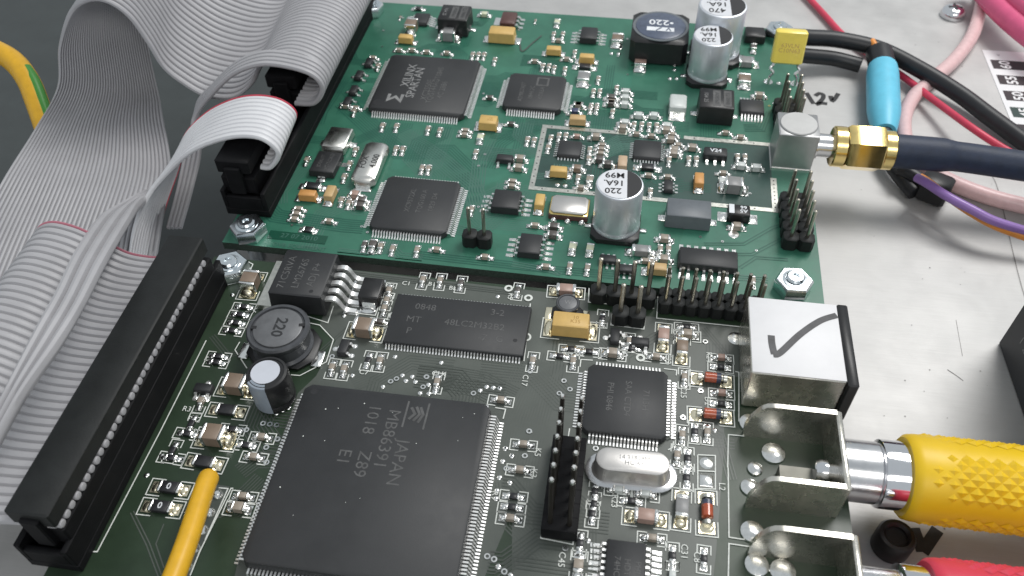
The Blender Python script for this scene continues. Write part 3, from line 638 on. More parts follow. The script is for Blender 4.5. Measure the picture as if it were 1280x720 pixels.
# ---------------------------------------------------------------- leaded chips
def gull(b, w, reach, zt, foot=.55, th=.14):
    # one gull-wing lead pointing along +x from the body side at x=0
    pr = ((-.1,zt),(reach*.28,zt),(reach*.5,.16),(reach*.5+foot,.10))
    b.loft([[(d,-w/2,z-th/2),(d,w/2,z-th/2),(d,w/2,z+th/2),(d,-w/2,z+th/2)] for d, z in pr])
def quad_chip(name, board, key, size, h, n, pitch, reach, label, zt=None, mt='chip_grey', corner=.7):
    x, y = A[key][:2]; b = MB(); zt = zt or h*.5
    b.cbox(0, 0, (h+.12)/2, size, size, h-.12, min(.16, h*.1), 0, top=.985, cc=corner)
    o = put(name, b.mesh(name, mt), board, (x,y,0), 0, label)
    b = MB()
    for q in range(4):
        a = q*math.pi/2; c, s_ = math.cos(a), math.sin(a)
        for i in range(n):
            e = (i-(n-1)/2)*pitch; g = MB(); gull(g, pitch*.5, reach, zt)
            b.add([(c*(vx+size/2)-s_*(vy+e), s_*(vx+size/2)+c*(vy+e), vz) for vx,vy,vz in g.v], g.f)
    put('leads', b.mesh('leads','lead'), o, kind='stuff')
    return o
def dimple(o, x, y, z, r, mt='chip_dimple', name='moulding_mark'):
    b = MB()
    if mt == 'chip_mark': b.disc(0,0,r,0,28,0,r-.10)
    else: b.disc(0,0,r,0,24); put(name, b.mesh('dimple', mt), o, (x,y,z))
A['main'] = (-5.7, -29.6, 27.8, 27.8)
R90 = math.pi/2
chip = quad_chip('video_encoder_chip', lower, 'main', 27.8, 3.4, 52, .5, 2.2, 'largest square dark grey chip with faint JAPAN lettering', zt=1.7, corner=.9)
for k, (dx, dy, r) in enumerate(((9.6,8.9,1.75),(9.9,-8.0,1.75))): dimple(chip, dx, dy, 3.403, r, 'chip_mark')
dimple(chip, -12.1, 12.4, 3.404, .5)
for s, p, sz in (('JAPAN', [(-3.03,-26.97)][0], 2.5), ('MB86391', [(-5.41,-23.48)][0], 2.5), ('1018', [(-8.37,-20.71)][0], 2.5), ('Z89', [(-7.81,-27.87)][0], 2.5), ('E1', [(-10.55,-27.12)][0], 2.5)):
    text(s, sz, 'chip_print', chip, (p[0]+5.7, p[1]+29.6, 3.415), -R90)
px_, py_ = [(-2.25,-19.2)][0]; b = MB(); px_ += 5.7; py_ += 29.6
for st in ([(-1.5,2.2),(-1.5,-2.2)], [(1.5,2.2),(1.5,-2.2)]): b.strip([(px_+q[0],py_+q[1]) for q in st], .28, 3.415)
for st in ([(-.9,1.2),(-.2,.2),(-.9,-.8)], [(-.2,1.4),(.5,.2),(-.2,-1.0)], [(.4,1.4),(1.0,.2),(.5,-1.2)]): b.strip([(px_+q[0],py_+q[1]) for q in st], .4, 3.42)
put('maker_emblem', b.mesh('emblem','chip_print'), chip)
fpga = quad_chip('logic_chip', upper, 'xil', 20.0, 1.5, 36, .5, 1.5, 'square chip lettered XILINX SPARTAN')
x0, y0 = A['xil'][:2]
for s, p, sz, mt in (('XILINX', [(-23.98,65.07)][0], 2.55, 'chip_print_pale'), ('SPARTAN', [(-22.01,62.68)][0], 2.55, 'chip_print_pale'), ('XC2S50E', [(-19.0,60.47)][0], 1.9, 'chip_print'), ('TQG144AGT0845', [(-17.73,62.38)][0], 1.7, 'chip_print'), ('4C 2886', [(-15.87,60.89)][0], 1.7, 'chip_print')):
    text(s, sz, mt, fpga, (p[0]-x0, p[1]-y0, 1.515), R90, bold=.02 if sz > 2.5 else 0)
p = [(-24.97,57.1)][0]; b = MB(); q0 = (p[0]-x0, p[1]-y0)
b.strip([(q0[0]-1.35,q0[1]+.9),(q0[0]-1.3,q0[1]-1.2),(q0[0]+.05,q0[1]+.1),(q0[0]+1.35,q0[1]-1.3),(q0[0]+1.4,q0[1]+1.0)], .7, 1.515)
put('maker_emblem', b.mesh('emblem','chip_print_pale'), fpga)
p = [(-28.02,54.87)][0]; dimple(fpga, p[0]-x0, p[1]-y0, 1.503, 1.0)
conv = quad_chip('converter_chip', upper, 'ad', 12.0, 1.5, 20, .5, 1.6, 'small square chip right of the SPARTAN chip')
b = MB()
for x1,x2,y1,y2 in ((-1.3,1.3,1.1,1.5),(-1.3,1.3,-1.5,-1.1),(-1.3,-.9,-1.1,1.1),(.9,1.3,-1.1,1.1)): b.add([(x1+1.2,y1+3.4,1.515),(x2+1.2,y1+3.4,1.515),(x2+1.2,y2+3.4,1.515),(x1+1.2,y2+3.4,1.515)], [(0,1,2,3)])
put('maker_emblem', b.mesh('emblem','chip_print'), conv)
for i in range(3): text(('AD9857AST','0844 2C','KOREA')[i], 1.3, 'chip_print', conv, (-2.6+i*2.0,-.6,1.515), R90)
mcu = quad_chip('controller_chip', upper, 'tq100', 14.0, 1.4, 25, .5, 1.5, 'square chip between the FOX crystal and the two-pin header', mt='chip_grey')
p0 = A['tq100'][:2]
dimple(mcu, 5.2, 5.4, 1.403, .9, 'chip_mark'); dimple(mcu, -5.0, -5.2, 1.403, .9, 'chip_mark')
for i, s in enumerate(('XC9572XL','TQG100 A','0829 D4')): text(s, 1.35, 'chip_print', mcu, (-1.2+i*2.1,.8,1.415), R90)
dec = quad_chip('codec_chip', lower, 'lq80', 12.0, 1.4, 20, .5, 1.5, 'square chip behind the silver crystal can', mt='chip_grey')
for i, s in enumerate(('7113H','SAA CTD4','PHI 0846')): text(s, 1.35, 'chip_print', dec, (2.8-i*2.6,.3,1.415), -R90)
dimple(dec, 4.1, 4.3, 1.403, .7, 'chip_mark'); dimple(dec, -4.3, -4.2, 1.403, .7, 'chip_mark')
b = MB(); rs = random.Random(9)
for i in range(14): b.disc(rs.uniform(-13,13), rs.uniform(-13,13), rs.choice((.05,.07,.1)), 3.43, 7)
put('dust_specks', b.mesh('dust','silk'), chip, kind='stuff')
def tiny(key, n, pitch, w, label):
    x, y = A[key][:2]; b = MB(); b.cbox(0,0,.56,w,w,.9,.08,0,top=.95,cc=.25); o = put('quad_chip', b.mesh('quad_chip','chip_grey'), upper, (x,y,0), 0, label)
    b = MB()
    for q in range(4):
        a = q*R90; c, s_ = math.cos(a), math.sin(a)
        for i in range(n):
            e = (i-(n-1)/2)*pitch; g = MB(); gull(g, pitch*.45, .75, .3, .25)
            b.add([(c*(vx+w/2)-s_*(vy+e), s_*(vx+w/2)+c*(vy+e), vz) for vx,vy,vz in g.v], g.f)
    put('leads', b.mesh('leads','tin'), o, kind='stuff'); return o
tiny('qfn1', 7, .62, 4.6, 'small square chip at the left inside the shield track')
tiny('qfn2', 9, .55, 5.4, 'small square chip right of centre inside the shield track, behind the can')
# memory chip, leads on its long sides
x, y = A['ram'][:2]; b = MB(); b.cbox(0,0,.66,22.2,10.1,1.0,.1,0,top=.99,cc=.12); ram = put('memory_chip', b.mesh('memory_chip','chip_grey'), lower, (x,y,0), 0, 'wide flat memory chip lettered 48LC2M32B2')
b = MB()
for sg in (0,1):
    for i in range(43):
        g = MB(); gull(g, .24, .85, .6, .35, .12); e = (i-21)*.5; a = R90 if sg else -R90; c, s_ = math.cos(a), math.sin(a)
        b.add([(c*(vx+5.05)-s_*(vy+e), s_*(vx+5.05)+c*(vy+e), vz) for vx,vy,vz in g.v], g.f)
put('leads', b.mesh('leads','lead'), ram, kind='stuff')
for s, p in (('0848', [(-5.85,2.62)][0]), ('3-2', [(5.82,2.97)][0]), ('MT', [(-7.2,-0.11)][0]), ('48LC2M32B2', [(2.59,0.03)][0]), ('P', [(-7.44,-2.46)][0]), ('-7', [(4.28,-2.36)][0]), ('G', [(6.92,-2.33)][0])):
    text(s, 1.75, 'chip_print', ram, (p[0]-x,p[1]-y,1.175), 0)
for q in (-1,1):
    b = MB(); b.disc(q*10.85, 1.2 if q < 0 else -.4, .85, .045, 18, 0, .55); put('index_ring', b.mesh('ring','silk'), ram)
dimple(ram, 9.4, -2.2, 1.163, .35)
def so_chip(name, board, key, w, l, h, n, pitch, along, label, mt='chip_grey', lm='tin', lw=.42, reach=1.6):
    # n leads per side; along 'y': leads leave +-x; along 'x': leads leave +-y
    x, y = A[key][:2]; b = MB(); b.cbox(0,0,(h+.15)/2,w,l,h-.15,.13,0,top=.95)
    o = put(name, b.mesh(name, mt), board, (x,y,0), 0, label)
    le = shared('gull%s_%s_%s' % (lw, reach, h), [lm], lambda b: gull(b, lw, reach, h*.45, .6, .18))
    half = (w if along == 'y' else l)/2
    for s in (0,1):
        for i in range(n):
            e = (i-(n-1)/2)*pitch
            if along == 'y': loc = (half if not s else -half, e, 0); rz = math.pi*s
            else: loc = (e, half if not s else -half, 0); rz = R90 if not s else -R90
            put('lead', le, o, loc, rz)
            dd = half+reach*.5+.45; J = JU if board is upper else JL
            px, py = (x+(dd if not s else -dd), y+e) if along == 'y' else (x+e, y+(dd if not s else -dd))
            hx, hy = (.75,lw*.8) if along == 'y' else (lw*.8,.75)
            J.mb.add([(px-hx,py-hy,.03),(px+hx,py-hy,.03),(px+hx,py+hy,.03),(px-hx,py+hy,.03)], [(0,1,2,3)])
    return o
so_chip('small_outline_chip', upper, 'so8a', 5.1, 5.0, 1.8, 4, 1.27, 'y', 'eight-legged chip left of the gold-edged oscillator', 'chip_black')
so_chip('small_outline_chip', upper, 'so8b', 3.9, 4.9, 1.6, 4, 1.27, 'y', 'eight-legged chip near the front edge right of the two-pin header', 'chip_black')
so_chip('small_outline_chip', upper, 'so8c', 3.8, 4.9, 1.6, 4, 1.27, 'y', 'eight-legged chip near the far edge left of the large square inductor', 'chip_black')
so_chip('small_outline_chip', upper, 'so16', 10.0, 4.1, 1.7, 8, 1.27, 'x', 'sixteen-legged chip behind the long pin header', 'chip_grey')
so_chip('small_outline_chip', upper, 'tssop', 4.9, 4.5, 1.1, 7, .65, 'x', 'fine-pitch chip beside the black block and the coaxial socket', 'chip_grey', 'lead', .26, 1.2)
A['ssop'] = (28.4, -38.0, 5.2, 10.0)
s5 = so_chip('small_outline_chip', lower, 'ssop', 5.2, 10.2, 1.7, 12, .82, 'y', 'many-legged chip cut by the bottom of the picture below the crystal', 'chip_grey', 'lead', .36, 1.6)
for i, s in enumerate(('74HC4050','HDT2100','PHI 0834')): text(s, 1.1, 'chip_print', s5, (-1.1+i*1.3,.2,1.715), -R90)
so_chip('small_outline_chip', upper, 'msop', 3.6, 4.4, 1.1, 5, .8, 'y', 'small chip at the far edge left of the square black module', 'chip_black', 'lead', .34, 1.2)
# ---------------------------------------------------------------- regulator with five bent legs
x, y = A['d2pak'][:2]; x += .25
b = MB(); b.cbox(0,0,2.35,9.2,10.3,4.3,.18,0,top=.95,cc=.2); reg = put('voltage_regulator', b.mesh('regulator','chip_black'), lower, (x,y,0), 0, 'big black power regulator with five curved silver legs')
b = MB(); b.box(-7.0,-4.5,-5,5,.05,1.2); put('heat_tab', b.mesh('tab','tin_dull'), reg)
lg = shared('reglead', ['lead'], lambda b: b.loft([[(q.x,-.42,q.z-.22),(q.x,.42,q.z-.22),(q.x,.42,q.z+.22),(q.x,-.42,q.z+.22)] for q in curve([(-.3,0,2.5),(.7,0,2.85),(1.6,0,2.75),(2.2,0,2.0),(2.6,0,1.0),(3.2,0,.4),(4.7,0,.25)], 4)]))
for i in range(5): put('leg', lg, reg, (4.5,(i-2)*1.72-.1,0)); JL.mb.add([(x+7.0,y+(i-2)*1.72-.65,.03),(x+9.7,y+(i-2)*1.72-.65,.03),(x+9.7,y+(i-2)*1.72+.45,.03),(x+7.0,y+(i-2)*1.72+.45,.03)], [(0,1,2,3)])
for i, s in enumerate(('71C5RVA','LM2676S','ADJ P+')): text(s, 1.75, 'chip_print', reg, (-2.7+i*2.3,-.2,4.515), R90)
dimple(reg, 2.5, -3.8, 4.503, .35)
for x1,x2,y1,y2 in ((x-6.2,x-4.2,y-6.2,y-3.0),): JL.mb.add([(x1,y1,.03),(x2,y1,.03),(x2,y2,.03),(x1,y2,.03)], [(0,1,2,3)])
# ---------------------------------------------------------------- block shaped parts
def block(name, key, w, l, h, mt, board=upper, label=None, ch=.2, top=.97, z=.08):
    x, y = A[key][:2]; b = MB(); b.cbox(0,0,h/2+z,w,l,h,ch,0,top=top); return put(name, b.mesh(name, mt), board, (x,y,0), 0, label)
def end_tabs(o, J, x, y, w, l, axis='x', tw=1.6, mt='tin', hgt=1.0, ex=.7):
    for s in (-1,1):
        b = MB()
        if axis == 'x': b.box(s*(w/2)-.05,s*(w/2)+.18,-tw/2,tw/2,.06,hgt); b.box(min(s*w/2,s*(w/2+ex)),max(s*w/2,s*(w/2+ex)),-tw/2,tw/2,.03,.25)
        else: b.box(-tw/2,tw/2,s*(l/2)-.05,s*(l/2)+.18,.06,hgt); b.box(-tw/2,tw/2,min(s*l/2,s*(l/2+ex)),max(s*l/2,s*(l/2+ex)),.03,.25)
        put('terminal', b.mesh('terminal', mt), o)
    J.pad(x, y, 0 if axis == 'x' else R90, (w if axis == 'x' else l)/2-.2, (w if axis == 'x' else l)/2+ex+.5, tw*1.2, .3)
o = block('surge_filter', 'greyblk', 7.8, 4.7, 3.0, 'plastic_grey', label='plain grey oblong block near the right of the green board', ch=.12); end_tabs(o, JU, *A['greyblk'][:2], 7.8, 4.7, 'x', 1.2)
o = block('square_diode', 'diode', 3.9, 2.8, 2.1, 'black_plastic', label='black diode with a white band right of the grey block'); end_tabs(o, JU, *A['diode'][:2], 3.9, 2.8, 'x', 2.0, 'tin', .9, 1.0)
b = MB(); b.add([(-1.75,-1.1,2.2),(-.85,-1.1,2.2),(-.85,1.2,2.2),(-1.75,1.2,2.2)], [(0,1,2,3)]); put('cathode_band', b.mesh('band','print_white'), o); text('A5\n66', 1.15, 'print_white', o, (.75,.1,2.21), math.pi, bold=.02)
for key, lab in (('blkmod1','square black module at the far edge behind the SPARTAN chip'), ('blkmod2','square black module with grey print in front of the nearer far can')):
    o = block('filter_module', key, 6.9, 6.6, 4.1, 'black_plastic', label=lab, ch=.15); end_tabs(o, JU, *A[key][:2], 6.9, 6.6, 'x', 1.0, 'tin', 1.0)
    for i, s in enumerate(('104 25','A08060','E2 0848')):
        b = MB(); b.add([(-2.9+i*2.1,-2.6,4.2),(-1.4+i*2.1,-2.6,4.2),(-1.4+i*2.1,2.6,4.2),(-2.9+i*2.1,2.6,4.2)], [(0,1,2,3)])
        if i: put('printed_panel', b.mesh('panel_print','chip_print'), o)
        text(s, 1.2, 'chip_print_pale' if not i else 'chip_black', o, (-2.15+i*2.1,0,4.215), -R90)
o = block('suppressor_diode', 'ltgrey', 3.4, 4.6, 2.3, 'ceramic_white', label='pale grey block left of the black module', ch=.25); end_tabs(o, JU, *A['ltgrey'][:2], 3.4, 4.6, 'y', 2.8, 'tin', 1.2, 1.0)
o = block('power_diode', 'dio2', 3.5, 4.5, 2.2, 'black_plastic', lower, 'plain black diode at the regulator legs', ch=.15); end_tabs(o, JL, *A['dio2'][:2], 3.5, 4.5, 'y', 2.2, 'tin', 1.1, 1.0)
block('dark_block', 'drk', 4.4, 4.0, 2.0, 'black_plastic')
o = block('power_transistor', 'sot223', 3.5, 5.2, 1.6, 'ceramic_base', label='dark red-black transistor behind the large yellow capacitor at the far edge')
le = shared('gull_power', ['tin'], lambda b: gull(b, .8, 1.8, .8, .9, .22))
for q in (-2.0,0,2.0): put('lead', le, o, (1.75,q*.85,0))
b = MB(); b.box(-3.3,-1.7,-1.6,1.6,.05,.4); put('heat_tab', b.mesh('tab','tin'), o)
x, y = A['tC'][:2]; b = MB(); b.cbox(0,0,1.42,6.0,3.4,2.6,.18,0,top=.93); o = put('tantalum_capacitor', b.mesh('tantC','tantalum_yellow'), upper, (x,y,.02), 0, 'largest yellow tantalum capacitor at the far edge'); end_tabs(o, JU, x, y, 6.0, 3.4, 'x', 2.2, 'tin', .9, .7)
o = block('amplifier_chip', 'v24', 4.4, 2.5, 1.5, 'chip_black', label='three-legged amplifier printed V24'); text('V24', 1.35, 'print_white', o, (0,.1,1.6), 0, bold=.03)
for q in (-1.5,0,1.5): put('lead', shared('gull_v24', ['tin'], lambda b: gull(b, .5, 1.5, .5, .6, .2)), o, (q,-1.25,0), -R90)
# inductors
x, y = A['biginductor'][:2]
b = MB(); b.cbox(0,0,3.0,12.2,12.0,5.8,.5,0,cc=1.1); ind = put('square_inductor', b.mesh('square_inductor','black_plastic'), upper, (x,y,0), 0, 'large square black inductor with white 220 print')
b = MB(); b.lathe([(5.3,5.85),(5.3,6.15),(5.0,6.3)], 36); put('ferrite_disc', b.mesh('disc','inductor_blue'), ind)
b = MB(); b.lathe([(5.35,5.9),(5.95,5.9),(5.95,6.1),(5.35,6.1)], 36, cap0=False, cap1=False); put('lacquer_rim', b.mesh('rim','plastic_grey'), ind)
text('•220', 2.9, 'print_white', ind, (.1,1.1,6.33), math.pi, bold=.05)
b = MB(); b.add([(-2.9,-2.4,6.32),(2.9,-2.4,6.32),(2.9,-.9,6.32),(-2.9,-.9,6.32)], [(0,1,2,3)]); put('maker_plate', b.mesh('plate','print_white'), ind)
b = MB(); b.strip([(-.9,-2.3),(.2,-1.0)], .35, 6.335); b.strip([(1.2,-2.2),(1.7,-1.1),(2.2,-2.2)], .3, 6.335); put('maker_emblem', b.mesh('emblem','inductor_blue'), ind)
xx, yy = A['indtab']; b = MB(); b.cbox(0,0,.12,3.6,1.5,.2,.06); put('inductor_tab', b.mesh('indtab','gold_pad'), upper, (xx,yy,.02)); 
x, y = A['roundind']
b = MB(); b.lathe([(4.2,.15),(4.6,.6),(4.7,1.2),(4.3,1.6),(4.3,3.6),(4.75,4.1),(4.85,4.9),(4.6,5.2),(4.15,5.2),(4.05,4.9)], 40); rnd = put('round_inductor', b.mesh('round_inductor','ferrite'), lower, (x,y,0), 0, 'round dark grey coil stamped 220 beside the regulator')
b = MB(); b.lathe([(3.75,4.8),(3.75,5.15),(3.6,5.25)], 40); put('core_top', b.mesh('core_top','ferrite_top'), rnd)
text('220', 2.5, 'chip_black', rnd, (.2,0,5.27), -R90, bold=.06)
for a in (.25, math.pi+.15):
    b = MB(); b.box(3.2,4.1,-.28,.28,5.0,5.275); put('core_notch', b.mesh('notch','print_black'), rnd, (0,0,0), a)
b = MB(); b.cbox(0,0,.4,11,8,.7,.2,0,cc=2); put('coil_base', b.mesh('coil_base','black_plastic'), rnd)
for s in (-1,1): b = MB(); b.cbox(s*5.9,-1.5,.25,1.6,3,.4,.1); put('terminal', b.mesh('terminal','tin'), rnd)
x, y = A['smallround']
b = MB(); b.lathe([(1.5,.2),(1.5,1.6),(1.85,2.0),(1.9,2.5),(1.75,2.65),(1.55,2.65),(1.5,2.5)], 28); o = put('round_inductor', b.mesh('small_round','ferrite'), lower, (x,y,0), 0, 'tiny round coil behind the yellow tantalum capacitor')
b = MB(); b.lathe([(1.45,2.4),(1.45,2.58),(1.35,2.62)], 28); put('core_top', b.mesh('core','ferrite_top'), o); text('W', 1.1, 'chip_print_pale', o, (0,0,2.64))
b = MB(); b.cbox(0,-.4,.35,5.0,3.0,.6,.15,0,cc=.7); put('coil_base', b.mesh('cb','black_plastic'), o)
for s in (-1,1): b = MB(); b.cbox(s*2.9,-.6,.15,1.3,2.6,.22,.08); put('terminal', b.mesh('t','gold_pad'), o)
# ---------------------------------------------------------------- crystals and oscillator
x, y = A['xtalbox'][:2]; b = MB(); b.cbox(0,0,1.0,4.8,6.6,1.7,.18,0,top=.95); o = put('crystal_can', b.mesh('crystal','crystal_metal'), upper, (x,y,0), -.03, 'silver square crystal can beside the ribbon header'); end_tabs(o, JU, x, y, 4.8, 6.6, 'x', 1.3, 'tin', .4, .7)
text('18.432', 1.1, 'chip_print', o, (-.6,0,1.86), R90)
x, y = A['blackbox'][:2]; b = MB(); b.cbox(0,0,.8,4.9,6.2,1.4,.12,0,top=.96); o = put('oscillator_chip', b.mesh('oscillator_chip','chip_black'), upper, (x,y,0), -.02, 'dull black chip in front of the silver crystal can'); end_tabs(o, JU, x, y, 4.9, 6.2, 'y', 1.4, 'tin', .4, .8)
for i in range(2): text(('JD0K1T','VC-TCXO')[i], 1.1, 'chip_print', o, (-.9+i*1.6,0,1.52), R90)
JU.mb.add([(x+2.5,y+.6,.04),(x+3.7,y+.6,.04),(x+3.7,y+1.8,.04),(x+2.5,y+1.8,.04)], [(0,1,2,3)])
x, y = A['fox'][:2]; b = MB(); b.cbox(0,0,1.25,4.6,11.4,2.3,.5,0,top=.97,cc=.7); o = put('crystal_can', b.mesh('fox','crystal_metal'), upper, (x,y,0), 0, 'long silver crystal lettered FOX 4.000'); end_tabs(o, JU, x, y, 4.6, 11.4, 'y', 2.8, 'tin', .8, .4)
text('FOX', 1.75, 'print_black', o, (-.85,-1.0,2.42), R90, bold=.02); text('4.000', 1.75, 'print_black', o, (1.1,-.4,2.42), R90, bold=.02)
x, y = A['osc'][:2]; b = MB(); b.cbox(0,0,.6,7.0,5.0,1.1,.1,0); o = put('oscillator', b.mesh('osc_base','ceramic_base'), upper, (x,y,0), 0, 'gold-edged oscillator with a pale metal lid')
b = MB(); b.cbox(0,0,1.2,6.9,4.9,.16,.04,0,cc=.4); put('gold_rim', b.mesh('rim','gold'), o)
b = MB(); b.cbox(0,0,1.55,6.5,4.5,.55,.16,0,cc=.6); put('lid', b.mesh('lid','crystal_bright'), o)
for s in (-1,1):
    for q in (-2.5,0,2.5): put('solder_ball', shared('osc_ball', ['tin'], lambda b: b.lathe([(.65,0),(.6,.3),(.35,.6),(.1,.7)], 12)), o, (q,s*2.75,.02))
x, y = A['hc49'][:2]
def stadium(L, W, n=10):
    r = W/2; h = L/2-r; return [(h+r*math.sin(math.pi*i/n), -r*math.cos(math.pi*i/n)) for i in range(n+1)]+[(-h-r*math.sin(math.pi*i/n), r*math.cos(math.pi*i/n)) for i in range(n+1)]
def stad_loft(b, secs): b.loft([[(px,py,z) for px,py in stadium(L,W)] for L,W,z in secs])
b = MB(); stad_loft(b, [(12.2,5.2,.15),(12.5,5.5,.3),(12.5,5.5,.6),(11.6,4.7,.75)]); hc = put('crystal_can', b.mesh('hc_base','nickel'), lower, (x,y-.1,0), .02, 'rounded silver crystal can in front of the codec chip')
b = MB(); stad_loft(b, [(11.0,4.1,.7),(10.4,3.9,.95),(10.1,3.75,3.2),(9.8,3.5,3.5),(9.3,3.1,3.6)]); put('can', b.mesh('hc_can','crystal_bright'), hc)
text('14.31818M\nHC 49', .95, 'ceramic_grey', hc, (.2,0,3.62))
# ---------------------------------------------------------------- electrolytic cans
def electrolytic(key, r, h, label, lines):
    x, y = A[key]
    b = MB(); b.cbox(0,0,.65,r*2.06,r*2.06,1.3,.15,0,cc=r*.3); o = put('electrolytic_capacitor', b.mesh('can_base','black_plastic'), upper, (x,y,0), 0, label)
    b = MB(); b.lathe([(r*.9,1.1),(r*1.0,1.35),(r*1.01,1.7),(r*.975,2.0),(r*.965,2.3),(r*.985,2.7),(r*.985,h-.45),(r*.95,h-.12),(r*.88,h)], 48); put('can', b.mesh('can','can_silver'), o)
    b = MB(); b.disc(0,0,r*.9,h+.03,48); put('printed_top', b.mesh('can_top','can_top'), o)
    a0 = math.acos(.33); n = 18; rr = r*.9
    b = MB(); b.add([(rr*math.cos(-a0+2*a0*i/n), rr*math.sin(-a0+2*a0*i/n), h+.05) for i in range(n+1)], [tuple(range(n+1))]); put('polarity_mark', b.mesh('mark','print_black'), o, (0,0,0), .06)
    for i, s in enumerate(lines): text(s, r*.46, 'print_black', o, (-r*.24,-r*.46+i*r*.48,h+.06), math.pi+.06, bold=.03)
    for s in (-1,1): b = MB(); b.cbox(s*(r+.5),0,.2,1.6,.9,.3,.1); put('terminal', b.mesh('t','tin'), o)
    return o
electrolytic('can1', 4.1, 10.4, 'silver capacitor can nearest the camera printed 220 16A', ('220','16A.','M99'))
electrolytic('can2', 4.1, 10.2, 'silver capacitor can right of the large square inductor, in front of another can', ('220','16A.','M99'))
electrolytic('can3', 5.1, 12.0, 'widest silver capacitor can, cut by the top of the picture', ('470','16A.','M99'))
x, y = A['smallcan']
b = MB(); b.lathe([(2.7,.3),(3.0,.5),(3.05,1.2),(2.85,1.5),(3.05,1.8),(3.05,6.1),(2.9,6.45),(2.55,6.55),(2.5,6.4)], 36); o = put('electrolytic_capacitor', b.mesh('sleeve','black_plastic'), lower, (x,y,0), 0, 'small black-sleeved capacitor with a pale top beside the round coil')
b = MB(); b.disc(-.25,.15,2.1,6.46,30); put('aluminium_top', b.mesh('top','white_top'), o)
b = MB(); n = 8
b.loft([[(r_*math.cos(a), r_*math.sin(a), z) for a in [math.radians(222+62*i/n) for i in range(n+1)]] for r_, z in ((3.07,.6),(3.08,1.3),(3.08,1.9),(3.08,6.05),(2.93,6.47),(2.2,6.6))], 0, False, False, False)
put('polarity_stripe', b.mesh('stripe','sleeve_stripe'), o)
# ---------------------------------------------------------------- yellow film capacitor on two kinked legs
(x1,y1),(x2,y2) = A['yc1'], A['yc2']; xm, ym = (x1+x2)/2, (y1+y2)/2
b = MB(); b.cbox(0,0,7.9,6.2,2.4,6.8,.3,0,cc=.35); fc = put('film_capacitor', b.mesh('film','yellow_film'), upper, (xm+.35,ym+.6,0), 0, 'upright yellow box capacitor on two crimped legs'); fc.rotation_euler = (-.22,0,0); fc.location[1] -= .08
text('63VLN\nC10N63', 1.25, 'tantalum_yellow', fc, (0,-1.22,7.9)).rotation_euler = (R90,0,0)
for s in (-1,1):
    b = MB(); b.tube([(s*2.4,-.2,4.8),(s*2.5,-.3,3.9),(s*2.9,-.5,3.2),(s*2.2,-.6,2.4),(s*2.7,-.5,1.4),(s*2.7,-.5,-.2)], .3, 8); put('lead', b.mesh('lead','tin'), fc)
    JU.mb.lathe([(1.0,0.03),(.7,.35),(.3,.7)], 12, (xm+.35+s*2.7, ym+.1, 0))
# ---------------------------------------------------------------- pin headers
def header(board, xs, ys, zt, label, body='segment', pm='pin_metal', w=None, zb=2.5, pw=.32):
    px = abs(xs[1]-xs[0]) if len(xs) > 1 else 2.54; py = abs(ys[1]-ys[0]) if len(ys) > 1 else px
    o = put('pin_header', None, board, (xs[0],ys[0],0), 0, label); o.empty_display_size = .1
    seg = shared('seg%.2f_%.2f' % (px,py), ['connector_black'], lambda b: b.cbox(0,0,zb/2+.05,px*.985,py*.985,zb,.12,0,cc=min(px,py)*.2))
    pin = shared('pin%.2f_%.2f%s' % (zt,pw,pm), [pm], lambda b: b.cbox(0,0,zt/2,pw*2,pw*2,zt,.14,0,top=.95))
    tip = shared('tip%.2f' % pw, ['tin'], lambda b: b.lathe([(pw*1.1,-.1),(pw*1.15,.12),(pw*.7,.34)], 10))
    for xx in xs:
        for yy in ys:
            if body == 'segment': put('header_block', seg, o, (xx-xs[0],yy-ys[0],0))
            q = put('pin', pin, o, (xx-xs[0],yy-ys[0],0))
            if zt > 12: put('pin_tip', tip, o, (xx-xs[0],yy-ys[0],zt))
            (JU if board is upper else JL).mb.disc(xx, yy, .8, .03, 10)
    if body == 'bar':
        b = MB(); b.cbox((xs[-1]-xs[0])/2,(ys[-1]-ys[0])/2,zb/2+.05,xs[-1]-xs[0]+2.2,ys[-1]-ys[0]+2.1,zb,.1)
        for k in range(1,len(ys)): b.box(-1.12,xs[-1]-xs[0]+1.12,k*py-py/2-.06,k*py-py/2+.06,.3,zb+.07)
        put('header_bar', b.mesh('bar','plug_black_shade'), o)
    return o
header(upper, [-1.75,.79], [18.75], 8.5, 'two-pin header beside the controller chip', pw=.3)
header(upper, [52.4,55.0], [25.9+2.54*i for i in range(5)], 8.5, 'ten-pin header between the right nut and the coaxial socket', pw=.3)
header(upper, [52.6,55.2], [57.0+2.54*i for i in range(4)], 9.0, 'pin header behind the coaxial socket', pw=.3)
header(lower, [21.4+2.62*i for i in range(4)], [9.0], 9.6, 'row of four tall pins left of the long header', pw=.36)
header(lower, [25.2,27.85], [4.9], 8.6, 'two-pin header in front of the four tall pins', pw=.36)
header(lower, [32.1+2.06*i for i in range(8)], [8.0,10.05-.1], 8.3, 'long double-row pin header behind the white connector box', pw=.28)
header(lower, [18.4,20.9], [-32.4+2.03*i for i in range(7)], 13.4, 'double-row header of long dark pins left of the codec chip', pm='pin_dark', pw=.31, zb=2.6, body='bar')
